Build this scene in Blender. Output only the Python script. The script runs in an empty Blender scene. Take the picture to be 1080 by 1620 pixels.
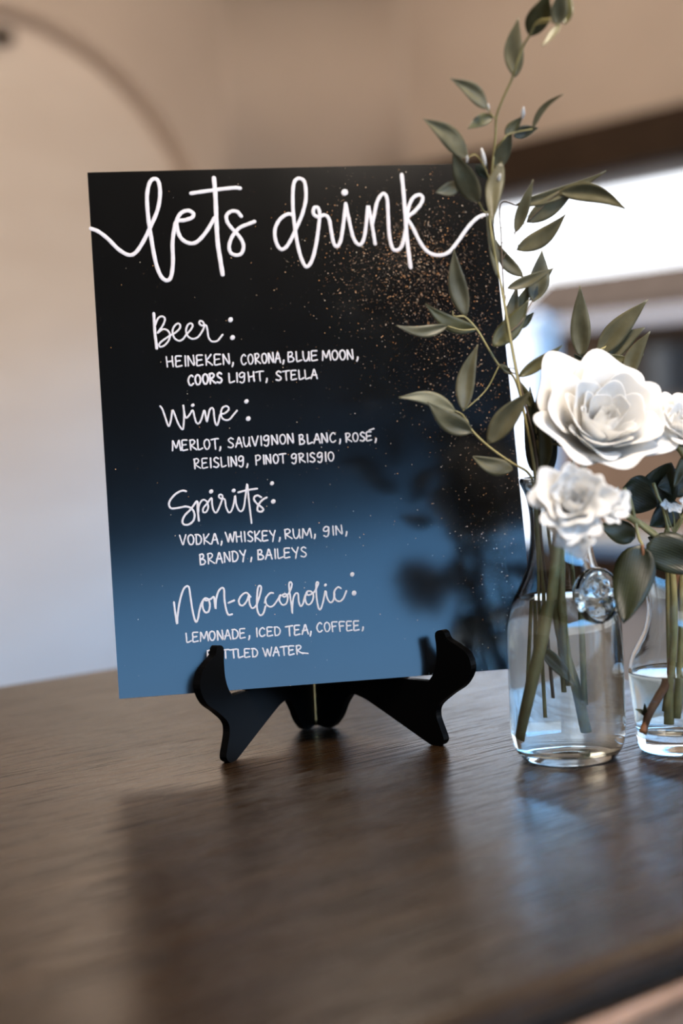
import bpy, bmesh, math, random
from mathutils import Vector, Matrix
random.seed(7)
T = 0.95                       # height of the sideboard top above the floor
# ------------------------------------------------------------------ camera
F_PX, CAM_H, PITCH, ROLL = 2456.95, 0.218705, math.radians(-3.55206), math.radians(-2.75090)
_cp, _sp = math.cos(PITCH), math.sin(PITCH)
FWD = Vector((0, _cp, _sp)); _up = Vector((0, -_sp, _cp)); _rt = Vector((1, 0, 0))
RT = math.cos(ROLL) * _rt + math.sin(ROLL) * _up
UP = -math.sin(ROLL) * _rt + math.cos(ROLL) * _up
CAM = Vector((0, 0, T + CAM_H))
sc = bpy.context.scene
cd = bpy.data.cameras.new('camera'); cam = bpy.data.objects.new('camera', cd)
sc.collection.objects.link(cam); sc.camera = cam
M = Matrix((RT, UP, -FWD)).transposed().to_4x4(); M.translation = CAM
cam.matrix_world = M
cd.sensor_fit = 'HORIZONTAL'; cd.sensor_width = 24.0; cd.lens = F_PX / 1080 * 24.0
cd.clip_start = 0.02; cd.clip_end = 200
cd.dof.use_dof = True; cd.dof.focus_distance = 1.005; cd.dof.aperture_fstop = 2.9; cd.dof.aperture_blades = 9
# ------------------------------------------------------------------ sky and lights
w = bpy.data.worlds.new('World'); sc.world = w; w.use_nodes = True
nt = w.node_tree; nt.nodes.clear()
wo = nt.nodes.new('ShaderNodeOutputWorld'); bg = nt.nodes.new('ShaderNodeBackground')
tc = nt.nodes.new('ShaderNodeTexCoord'); sx = nt.nodes.new('ShaderNodeSeparateXYZ'); cr = nt.nodes.new('ShaderNodeValToRGB')
nt.links.new(tc.outputs['Generated'], sx.inputs[0]); nt.links.new(sx.outputs['Z'], cr.inputs[0])
nt.links.new(bg.outputs[0], wo.inputs[0])
e = cr.color_ramp.elements
e[0].position = 0.0; e[0].color = (0.31, 0.315, 0.325, 1)
e[1].position = 1.0; e[1].color = (0.03, 0.08, 0.20, 1)
for p_, c_ in ((0.14, (0.33, 0.345, 0.37, 1)), (0.24, (0.25, 0.64, 1.2, 1)), (0.40, (0.13, 0.38, 0.80, 1))):
    q = e.new(p_); q.color = c_
# broad whitish glow of the hazy sky round the sun
dp = nt.nodes.new('ShaderNodeVectorMath'); dp.operation = 'DOT_PRODUCT'
dp.inputs[1].default_value = (-0.62, 0.24, 0.74)
nt.links.new(tc.outputs['Generated'], dp.inputs[0])
gr = nt.nodes.new('ShaderNodeValToRGB'); gr.color_ramp.interpolation = 'EASE'
gr.color_ramp.elements[0].position = 0.35; gr.color_ramp.elements[0].color = (0, 0, 0, 1)
gr.color_ramp.elements[1].position = 1.0; gr.color_ramp.elements[1].color = (.22, .21, .20, 1)
nt.links.new(dp.outputs['Value'], gr.inputs[0])
ga = nt.nodes.new('ShaderNodeVectorMath'); ga.operation = 'ADD'
nt.links.new(cr.outputs[0], ga.inputs[0]); nt.links.new(gr.outputs[0], ga.inputs[1]); nt.links.new(ga.outputs[0], bg.inputs[0])
bg.inputs[1].default_value = 8.0
sc.view_settings.view_transform = 'Standard'; sc.view_settings.look = 'None'
sc.view_settings.gamma = 1; sc.view_settings.use_curve_mapping = False
sc.view_settings.exposure = 0.0
sc.cycles.use_denoising = True
sc.cycles.max_bounces = 14; sc.cycles.transmission_bounces = 14; sc.cycles.glossy_bounces = 6
sc.cycles.diffuse_bounces = 5; sc.cycles.transparent_max_bounces = 16
sc.cycles.sample_clamp_indirect = 8
sc.cycles.caustics_refractive = True; sc.cycles.caustics_reflective = False
PHI = math.radians(51.294)
DA = Vector((math.sin(PHI), math.cos(PHI), 0)); DB = Vector((-math.cos(PHI), math.sin(PHI), 0))
def ab(a, b, z): return DA * a + DB * b + Vector((0, 0, z))
def lamp(name, a, b, z, power, size, col):
    l = bpy.data.lights.new(name, 'AREA'); l.energy = power; l.size = size; l.shape = 'DISK'; l.color = col
    o = bpy.data.objects.new(name, l); sc.collection.objects.link(o); o.location = ab(a, b, z); return o
for _a, _b, _p in ((2.4, 3.5, 66), (2.9, 1.9, 13), (0.7, 3.3, 25)):      # warm ceiling lamps of the room, above the picture
    l = bpy.data.lights.new('ceiling_lamp_light', 'POINT'); l.energy = _p; l.shadow_soft_size = .45; l.color = (1.0, .80, .62)
    o = bpy.data.objects.new('ceiling_lamp_light', l); sc.collection.objects.link(o); o.location = ab(_a, _b, 2.86)
l = bpy.data.lights.new('foreground_fill_light', 'POINT'); l.energy = 138; l.shadow_soft_size = .22; l.color = (1.0, .86, .72)
o = bpy.data.objects.new('foreground_fill_light', l); sc.collection.objects.link(o); o.location = (.42, .33, 2.28)   # added fill light above the sideboard, out of view, brightens roses and leaves
l = bpy.data.lights.new('sun', 'SUN'); l.energy = 14; l.angle = .01; l.color = (1.0, .90, .76)
o = bpy.data.objects.new('sun', l); sc.collection.objects.link(o); o.location = (6, 6, 9)
o.rotation_euler = Vector((-0.75, 0.296, 0.90)).to_track_quat('Z', 'Y').to_euler()      # high sun behind the end wall, on the hazy side
# ------------------------------------------------------------------ helpers
def link(o, parent=None):
    sc.collection.objects.link(o)
    if parent is not None: o.parent = parent
    return o
def mobj(name, verts, faces, mat, parent=None, smooth=False):
    me = bpy.data.meshes.new(name); me.from_pydata([tuple(v) for v in verts], [], faces); me.update()
    bm = bmesh.new(); bm.from_mesh(me); bmesh.ops.recalc_face_normals(bm, faces=bm.faces); bm.to_mesh(me); bm.free()
    if smooth: me.polygons.foreach_set('use_smooth', [True] * len(me.polygons))
    if mat is not None: me.materials.append(mat)
    return link(bpy.data.objects.new(name, me), parent)
def rawobj(name, verts, faces, mat, parent=None, smooth=True):
    me = bpy.data.meshes.new(name); me.from_pydata([tuple(v) for v in verts], [], faces); me.update()
    if smooth: me.polygons.foreach_set('use_smooth', [True] * len(me.polygons))
    me.materials.append(mat)
    return link(bpy.data.objects.new(name, me), parent)
def empty(name, loc, label, cat, group=None):
    o = bpy.data.objects.new(name, None); link(o); o.location = loc; o.empty_display_size = .02
    o['label'] = label; o['category'] = cat
    if group: o['group'] = group
    return o
def tag(o, label, cat, group=None):
    o['label'] = label; o['category'] = cat
    if group: o['group'] = group
    return o
def adopt(root, *objs):       # parts keep world coordinates under a root that stands at the thing's base
    for o in objs:
        o.parent = root; o.matrix_parent_inverse = Matrix.Translation(-Vector(root.location))
def struct(o): o['kind'] = 'structure'; return o
def boxab(name, a0, a1, b0, b1, z0, z1, mat, bev=0.0, parent=None):
    vs = [ab(a, b, z) for z in (z0, z1) for a, b in ((a0, b0), (a1, b0), (a1, b1), (a0, b1))]
    o = mobj(name, vs, [(0, 3, 2, 1), (4, 5, 6, 7), (0, 1, 5, 4), (1, 2, 6, 5), (2, 3, 7, 6), (3, 0, 4, 7)], mat, parent)
    if bev:
        m = o.modifiers.new('bevel', 'BEVEL'); m.width = bev; m.segments = 2
    return o
def at(px, py, Y):            # point of the vertical plane y = Y seen at a photo pixel (measuring aid)
    d = FWD + RT * ((px - 540) / F_PX) + UP * ((810 - py) / F_PX)
    return CAM + d * (Y / d.y)
def hit_a(px, py, a):         # same on the vertical plane A = a of the room
    d = FWD + RT * ((px - 540) / F_PX) + UP * ((810 - py) / F_PX)
    t = a / d.dot(DA); P = CAM + d * t
    return P.dot(DB), P.z
def spline(pts, n=6, closed=False):
    out = []; N = len(pts)
    if N < 3 and not closed: return [Vector(p) for p in pts]
    P = [Vector(p) for p in pts]
    rng = range(N) if closed else range(N - 1)
    for i in rng:
        p1 = P[i]; p2 = P[(i + 1) % N]
        p0 = P[i - 1] if (i > 0 or closed) else p1 * 2 - p2
        p3 = P[(i + 2) % N] if (i + 2 < N or closed) else p2 * 2 - p1
        for k in range(n):
            t = k / n
            out.append(0.5 * ((2 * p1) + (p2 - p0) * t + (2 * p0 - 5 * p1 + 4 * p2 - p3) * t * t + (3 * p1 - p0 - 3 * p2 + p3) * t ** 3))
    if not closed: out.append(P[-1])
    return out
def tube_geo(path, radii, sides=8, verts=None, faces=None):
    verts = [] if verts is None else verts; faces = [] if faces is None else faces
    base = len(verts); n = len(path); ref = Vector((0.3, 0.5, 0.81)).normalized(); prev = None
    for i, p in enumerate(path):
        d = (path[min(i + 1, n - 1)] - path[max(i - 1, 0)]).normalized()
        u = (prev - d * prev.dot(d)) if prev is not None else d.cross(ref)
        if u.length < 1e-6: u = d.cross(Vector((1, 0, 0)))
        u.normalize(); prev = u; v = d.cross(u)
        r = radii[i] if isinstance(radii, (list, tuple)) else radii
        for k in range(sides):
            a = 2 * math.pi * k / sides
            verts.append(p + (u * math.cos(a) + v * math.sin(a)) * r)
    for i in range(n - 1):
        for k in range(sides):
            a = base + i * sides + k; b = base + i * sides + (k + 1) % sides
            faces.append((a, b, b + sides, a + sides))
    faces.append(tuple(base + k for k in range(sides))[::-1]); faces.append(tuple(base + (n - 1) * sides + k for k in range(sides)))
    return verts, faces
def tube(name, pts, r0, r1, mat, parent=None, sides=8, n=6):
    P = spline(pts, n); L = len(P)
    v, f = tube_geo(P, [r0 + (r1 - r0) * i / (L - 1) for i in range(L)], sides)
    return mobj(name, v, f, mat, parent, True)
def lathe(name, prof, center, mat, seg=72, parent=None):
    verts = []; faces = []; rows = []
    for r, z in prof:
        if r < 1e-6: rows.append([len(verts)]); verts.append(center + Vector((0, 0, z)))
        else:
            rows.append(list(range(len(verts), len(verts) + seg)))
            for k in range(seg):
                a = 2 * math.pi * k / seg; verts.append(center + Vector((r * math.cos(a), r * math.sin(a), z)))
    for i in range(len(rows) - 1):
        A, B = rows[i], rows[i + 1]
        for k in range(seg):
            k2 = (k + 1) % seg
            if len(A) == 1 and len(B) > 1: faces.append((A[0], B[k2], B[k]))
            elif len(B) == 1 and len(A) > 1: faces.append((A[k], A[k2], B[0]))
            elif len(A) > 1: faces.append((A[k], A[k2], B[k2], B[k]))
    return mobj(name, verts, faces, mat, parent, True)
# ------------------------------------------------------------------ materials
def new_mat(name):
    m = bpy.data.materials.new(name); m.use_nodes = True
    return m, m.node_tree, m.node_tree.nodes['Principled BSDF']
def N(t, kind, **kw):
    n = t.nodes.new(kind)
    for k, v in kw.items(): setattr(n, k, v)
    return n
def plain(name, col, rough=.5, spec=.5, metal=0.0):
    m, t, b = new_mat(name)
    b.inputs['Base Color'].default_value = (*col, 1); b.inputs['Roughness'].default_value = rough
    b.inputs['Specular IOR Level'].default_value = spec; b.inputs['Metallic'].default_value = metal
    return m
def noisy(name, c0, c1, scale=8, rough=.5, bump=.1, spec=.5, stretch=(1, 1, 1), detail=6, rot=0, bdist=.002):
    m, t, b = new_mat(name)
    tcn = N(t, 'ShaderNodeTexCoord'); mp = N(t, 'ShaderNodeMapping'); mp.inputs['Scale'].default_value = stretch
    mp.vector_type = 'TEXTURE' if rot else 'POINT'
    mp.inputs['Rotation'].default_value[2] = rot
    if rot: mp.inputs['Scale'].default_value = tuple(1 / s for s in stretch)
    ns = N(t, 'ShaderNodeTexNoise'); ns.inputs['Scale'].default_value = scale; ns.inputs['Detail'].default_value = detail
    rp = N(t, 'ShaderNodeValToRGB'); rp.color_ramp.elements[0].position = .3; rp.color_ramp.elements[1].position = .7
    rp.color_ramp.elements[0].color = (*c0, 1); rp.color_ramp.elements[1].color = (*c1, 1)
    bp = N(t, 'ShaderNodeBump'); bp.inputs['Strength'].default_value = bump; bp.inputs['Distance'].default_value = bdist
    t.links.new(tcn.outputs['Object'], mp.inputs[0]); t.links.new(mp.outputs[0], ns.inputs[0]); t.links.new(ns.outputs['Fac'], rp.inputs[0])
    t.links.new(rp.outputs[0], b.inputs['Base Color']); t.links.new(ns.outputs['Fac'], bp.inputs['Height']); t.links.new(bp.outputs[0], b.inputs['Normal'])
    b.inputs['Roughness'].default_value = rough; b.inputs['Specular IOR Level'].default_value = spec
    return m
mat_tan = noisy('tan_plaster', (.57, .475, .40), (.62, .52, .44), 3, .9, .15, .2)
mat_cream = noisy('cream_plaster', (.74, .645, .565), (.79, .70, .62), 2.5, .9, .15, .2, stretch=(1, 1, 3))
mat_dark = noisy('dark_timber', (.030, .019, .012), (.055, .034, .021), 6, .75, .3, .15, stretch=(1, 1, 8))
mat_ceil = noisy('ceiling_timber', (.020, .014, .010), (.035, .024, .017), 6, .8, .3, .1)
mat_floor = noisy('floor_timber', (.16, .10, .06), (.26, .17, .11), 5, .5, .2, .4)
mat_white = noisy('white_paint', (.55, .54, .54), (.60, .59, .59), 9, .6, .05, .3)
mat_roof = noisy('roof_shingle', (.038, .025, .0165), (.050, .033, .022), 4, 1, .0, .0)
mat_bwall = noisy('brown_siding', (.080, .044, .025), (.105, .060, .034), 5, 1, .0, .0)
mat_gutter = plain('gutter_paint', (.22, .18, .155), .8, .0)
mat_post = plain('white_post_paint', (.50, .47, .44), .6, .1)
mat_dglass = plain('dark_window_glass', (.012, .011, .010), .15, .5)
mat_ground = noisy('pale_paving', (.12, .10, .08), (.16, .14, .11), 2, .9, .2, .1)
def wood_mat(name, dark, mid, light, rough):
    m, t, b = new_mat(name)
    tcn = N(t, 'ShaderNodeTexCoord'); mp = N(t, 'ShaderNodeMapping'); mp.vector_type = 'TEXTURE'
    mp.inputs['Rotation'].default_value[2] = math.pi / 2 - PHI
    mp.inputs['Scale'].default_value = (1 / 1.4, 1 / 22.0, 1 / 22.0)
    t.links.new(tcn.outputs['Object'], mp.inputs[0])
    n1 = N(t, 'ShaderNodeTexNoise'); n1.inputs['Scale'].default_value = 1.3; n1.inputs['Detail'].default_value = 5; n1.inputs['Distortion'].default_value = .6
    n2 = N(t, 'ShaderNodeTexNoise'); n2.inputs['Scale'].default_value = 9; n2.inputs['Detail'].default_value = 6; n2.inputs['Roughness'].default_value = .7
    mp2 = N(t, 'ShaderNodeMapping'); mp2.vector_type = 'TEXTURE'; mp2.inputs['Rotation'].default_value[2] = math.pi / 2 - PHI
    mp2.inputs['Scale'].default_value = (1 / 3.0, 1 / 72.0, 1 / 72.0)
    t.links.new(tcn.outputs['Object'], mp2.inputs[0])
    n3 = N(t, 'ShaderNodeTexNoise'); n3.inputs['Scale'].default_value = 5; n3.inputs['Detail'].default_value = 5; n3.inputs['Roughness'].default_value = .72
    for n_, s_ in ((n1, mp), (n2, mp), (n3, mp2)): t.links.new(s_.outputs[0], n_.inputs[0])
    rp = N(t, 'ShaderNodeValToRGB'); el = rp.color_ramp.elements
    el[0].position = .28; el[0].color = (*dark, 1); el[1].position = .75; el[1].color = (*light, 1)
    q = el.new(.5); q.color = (*mid, 1)
    mx = N(t, 'ShaderNodeMath', operation='MULTIPLY_ADD'); mx.inputs[1].default_value = .45
    t.links.new(n2.outputs['Fac'], mx.inputs[0])
    ml = N(t, 'ShaderNodeMath', operation='MULTIPLY'); ml.inputs[1].default_value = .55; t.links.new(n1.outputs['Fac'], ml.inputs[0])
    t.links.new(ml.outputs[0], mx.inputs[2]); t.links.new(mx.outputs[0], rp.inputs[0])
    pr = N(t, 'ShaderNodeValToRGB'); pr.color_ramp.elements[0].position = .38; pr.color_ramp.elements[1].position = .50   # pores
    t.links.new(n3.outputs['Fac'], pr.inputs[0])
    mc = N(t, 'ShaderNodeMix', data_type='RGBA', blend_type='MULTIPLY'); mc.inputs[0].default_value = .7
    t.links.new(rp.outputs[0], mc.inputs[6]); t.links.new(pr.outputs[0], mc.inputs[7]); t.links.new(mc.outputs[2], b.inputs['Base Color'])
    ad = N(t, 'ShaderNodeMath', operation='MULTIPLY_ADD'); ad.inputs[1].default_value = .5
    t.links.new(pr.outputs[0], ad.inputs[0]); t.links.new(n2.outputs['Fac'], ad.inputs[2])
    bp = N(t, 'ShaderNodeBump'); bp.inputs['Strength'].default_value = .55; bp.inputs['Distance'].default_value = .00032
    t.links.new(ad.outputs[0], bp.inputs['Height']); t.links.new(bp.outputs[0], b.inputs['Normal'])
    b.inputs['Roughness'].default_value = rough; sm_ = N(t, 'ShaderNodeMapRange'); sm_.inputs[3].default_value = .12; sm_.inputs[4].default_value = .58      # open pores are dull
    t.links.new(pr.outputs[0], sm_.inputs[0]); t.links.new(sm_.outputs[0], b.inputs['Specular IOR Level'])
    rm_ = N(t, 'ShaderNodeMapRange'); rm_.inputs[3].default_value = rough + .16; rm_.inputs[4].default_value = rough
    t.links.new(pr.outputs[0], rm_.inputs[0]); t.links.new(rm_.outputs[0], b.inputs['Roughness'])
    return m
mat_wood = wood_mat('stained_wood', (.008, .0034, .0012), (.020, .0100, .0038), (.042, .0230, .0095), .24)
mat_black = plain('black_lacquer', (.002, .002, .002), .34, .06)
mat_brass = plain('brass', (.62, .45, .20), .3, .5, 1.0)
mat_chalk = noisy('white_paint_pen', (.50, .49, .53), (.58, .57, .61), 900, .55, .05, .3)
mat_edge = plain('board_edge', (.50, .42, .36), .4)
def board_mat():
    m, t, b = new_mat('black_gloss_board')
    tcn = N(t, 'ShaderNodeTexCoord')
    vo = N(t, 'ShaderNodeTexVoronoi', voronoi_dimensions='2D'); vo.inputs['Scale'].default_value = 1050
    sv = N(t, 'ShaderNodeSeparateXYZ'); cv = N(t, 'ShaderNodeCombineXYZ'); t.links.new(tcn.outputs['Object'], sv.inputs[0])
    t.links.new(sv.outputs['X'], cv.inputs['X']); t.links.new(sv.outputs['Z'], cv.inputs['Y']); t.links.new(cv.outputs[0], vo.inputs['Vector'])
    sep = N(t, 'ShaderNodeSeparateColor'); t.links.new(vo.outputs['Color'], sep.inputs[0])
    # density of the gold dust: a soft cloud at the upper right, thin elsewhere
    def blob(cx, cz, sx_, sz_, amp):
        sp = N(t, 'ShaderNodeSeparateXYZ'); t.links.new(tcn.outputs['Object'], sp.inputs[0])
        a = N(t, 'ShaderNodeMath', operation='SUBTRACT'); a.inputs[1].default_value = cx; t.links.new(sp.outputs['X'], a.inputs[0])
        a2 = N(t, 'ShaderNodeMath', operation='DIVIDE'); a2.inputs[1].default_value = sx_; t.links.new(a.outputs[0], a2.inputs[0])
        a3 = N(t, 'ShaderNodeMath', operation='MULTIPLY'); t.links.new(a2.outputs[0], a3.inputs[0]); t.links.new(a2.outputs[0], a3.inputs[1])
        c = N(t, 'ShaderNodeMath', operation='SUBTRACT'); c.inputs[1].default_value = cz; t.links.new(sp.outputs['Z'], c.inputs[0])
        c2 = N(t, 'ShaderNodeMath', operation='DIVIDE'); c2.inputs[1].default_value = sz_; t.links.new(c.outputs[0], c2.inputs[0])
        c3 = N(t, 'ShaderNodeMath', operation='MULTIPLY_ADD'); t.links.new(c2.outputs[0], c3.inputs[0]); t.links.new(c2.outputs[0], c3.inputs[1]); t.links.new(a3.outputs[0], c3.inputs[2])
        g = N(t, 'ShaderNodeMath', operation='MULTIPLY'); g.inputs[1].default_value = -1; t.links.new(c3.outputs[0], g.inputs[0])
        ex_ = N(t, 'ShaderNodeMath', operation='EXPONENT'); t.links.new(g.outputs[0], ex_.inputs[0])
        am = N(t, 'ShaderNodeMath', operation='MULTIPLY'); am.inputs[1].default_value = amp; t.links.new(ex_.outputs[0], am.inputs[0])
        return am
    parts = [blob(.215, .290, .045, .034, .42), blob(.235, .235, .035, .045, .18), blob(.262, .150, .030, .110, .09), blob(.17, .22, .14, .16, .010)]
    cur = parts[0]
    for p_ in parts[1:]:
        s = N(t, 'ShaderNodeMath', operation='ADD'); t.links.new(cur.outputs[0], s.inputs[0]); t.links.new(p_.outputs[0], s.inputs[1]); cur = s
    lt = N(t, 'ShaderNodeMath', operation='LESS_THAN'); t.links.new(sep.outputs[0], lt.inputs[0]); t.links.new(cur.outputs[0], lt.inputs[1])
    # speck radius varies
    rr = N(t, 'ShaderNodeMath', operation='MULTIPLY_ADD'); rr.inputs[1].default_value = .24; rr.inputs[2].default_value = .07; 
    sq = N(t, 'ShaderNodeMath', operation='POWER'); sq.inputs[1].default_value = 4; t.links.new(sep.outputs[1], sq.inputs[0]); t.links.new(sq.outputs[0], rr.inputs[0])
    ds = N(t, 'ShaderNodeMath', operation='LESS_THAN'); t.links.new(vo.outputs['Distance'], ds.inputs[0]); t.links.new(rr.outputs[0], ds.inputs[1])
    fac = N(t, 'ShaderNodeMath', operation='MULTIPLY'); t.links.new(lt.outputs[0], fac.inputs[0]); t.links.new(ds.outputs[0], fac.inputs[1])
    gc = N(t, 'ShaderNodeMix', data_type='RGBA'); gc.inputs[6].default_value = (.90, .40, .12, 1); gc.inputs[7].default_value = (.85, .75, .62, 1)
    t.links.new(sep.outputs[2], gc.inputs[0])
    mc = N(t, 'ShaderNodeMix', data_type='RGBA'); mc.inputs[6].default_value = (.0028, .0028, .0028, 1)
    t.links.new(fac.outputs[0], mc.inputs[0]); t.links.new(gc.outputs[2], mc.inputs[7]); t.links.new(mc.outputs[2], b.inputs['Base Color'])
    b.inputs['Roughness'].default_value = .17; b.inputs['IOR'].default_value = 1.45
    # faint smears
    ns = N(t, 'ShaderNodeTexNoise'); ns.inputs['Scale'].default_value = 14; ns.inputs['Detail'].default_value = 8
    t.links.new(tcn.outputs['Object'], ns.inputs[0])
    mr = N(t, 'ShaderNodeMapRange'); mr.inputs[3].default_value = .11; mr.inputs[4].default_value = .17
    t.links.new(ns.outputs['Fac'], mr.inputs[0]); t.links.new(mr.outputs[0], b.inputs['Roughness'])
    return m
mat_board = board_mat()
def glass_mat(name, ior, col=(1, 1, 1), rough=0.0):
    m = bpy.data.materials.new(name); m.use_nodes = True; t = m.node_tree; t.nodes.clear()
    o = N(t, 'ShaderNodeOutputMaterial'); g = N(t, 'ShaderNodeBsdfGlass'); g.inputs['IOR'].default_value = ior
    g.inputs['Color'].default_value = (*col, 1); g.inputs['Roughness'].default_value = rough
    t.links.new(g.outputs[0], o.inputs[0]); return m
mat_glass = glass_mat('clear_glass', 1.5, (.97, .985, .985)); mat_water = glass_mat('clear_water', 1.333, (.985, .99, .985))
def leaf_mat(name, c0, c1, rough=.38, trans=.25):
    m, t, b = new_mat(name)
    tcn = N(t, 'ShaderNodeTexCoord'); uvm = N(t, 'ShaderNodeUVMap'); sp = N(t, 'ShaderNodeSeparateXYZ'); t.links.new(uvm.outputs[0], sp.inputs[0])
    # parallel veins run along the leaf
    mu = N(t, 'ShaderNodeMath', operation='MULTIPLY'); mu.inputs[1].default_value = 48; t.links.new(sp.outputs['X'], mu.inputs[0])
    sn = N(t, 'ShaderNodeMath', operation='SINE'); t.links.new(mu.outputs[0], sn.inputs[0])
    ns = N(t, 'ShaderNodeTexNoise'); ns.inputs['Scale'].default_value = 60; ns.inputs['Detail'].default_value = 4; t.links.new(tcn.outputs['Object'], ns.inputs[0])
    ma = N(t, 'ShaderNodeMath', operation='MULTIPLY_ADD'); ma.inputs[1].default_value = .05; t.links.new(sn.outputs[0], ma.inputs[0]); t.links.new(ns.outputs['Fac'], ma.inputs[2])
    rp = N(t, 'ShaderNodeValToRGB'); rp.color_ramp.elements[0].position = .35; rp.color_ramp.elements[1].position = .7
    rp.color_ramp.elements[0].color = (*c0, 1); rp.color_ramp.elements[1].color = (*c1, 1)
    t.links.new(ma.outputs[0], rp.inputs[0]); t.links.new(rp.outputs[0], b.inputs['Base Color'])
    bp = N(t, 'ShaderNodeBump'); bp.inputs['Strength'].default_value = .10; bp.inputs['Distance'].default_value = .0004
    t.links.new(sn.outputs[0], bp.inputs['Height']); t.links.new(bp.outputs[0], b.inputs['Normal'])
    b.inputs['Roughness'].default_value = rough; b.inputs['Specular IOR Level'].default_value = .5
    tr = N(t, 'ShaderNodeBsdfTranslucent'); t.links.new(rp.outputs[0], tr.inputs[0])
    mx = N(t, 'ShaderNodeMixShader'); mx.inputs[0].default_value = trans
    out = t.nodes['Material Output']; t.links.new(b.outputs[0], mx.inputs[1]); t.links.new(tr.outputs[0], mx.inputs[2]); t.links.new(mx.outputs[0], out.inputs[0])
    return m
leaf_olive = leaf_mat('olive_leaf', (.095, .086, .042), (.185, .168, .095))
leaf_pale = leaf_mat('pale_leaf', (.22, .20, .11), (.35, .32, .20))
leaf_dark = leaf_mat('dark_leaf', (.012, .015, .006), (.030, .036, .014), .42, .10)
leaf_mid = leaf_mat('mid_leaf', (.060, .058, .022), (.125, .118, .05), .35, .2)
mat_stem = noisy('green_stem', (.24, .20, .075), (.38, .33, .14), 90, .5, .1)
mat_stemd = noisy('woody_stem', (.09, .06, .04), (.15, .11, .07), 90, .5, .1)
mat_red = noisy('red_brown_stem', (.16, .06, .025), (.26, .12, .05), 120, .5, .1)
def petal_mat():
    m, t, b = new_mat('white_petal')
    tcn = N(t, 'ShaderNodeTexCoord'); ns = N(t, 'ShaderNodeTexNoise'); ns.inputs['Scale'].default_value = 40
    t.links.new(tcn.outputs['Object'], ns.inputs[0]); rp = N(t, 'ShaderNodeValToRGB')
    rp.color_ramp.elements[0].color = (.90, .89, .87, 1); rp.color_ramp.elements[1].color = (.95, .95, .94, 1)
    t.links.new(ns.outputs['Fac'], rp.inputs[0]); t.links.new(rp.outputs[0], b.inputs['Base Color'])
    b.inputs['Roughness'].default_value = .6; b.inputs['Specular IOR Level'].default_value = .25
    tr = N(t, 'ShaderNodeBsdfTranslucent'); tr.inputs[0].default_value = (.88, .86, .82, 1)
    mx = N(t, 'ShaderNodeMixShader'); mx.inputs[0].default_value = .34
    out = t.nodes['Material Output']; t.links.new(b.outputs[0], mx.inputs[1]); t.links.new(tr.outputs[0], mx.inputs[2]); t.links.new(mx.outputs[0], out.inputs[0])
    return m
mat_petal = petal_mat()
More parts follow.
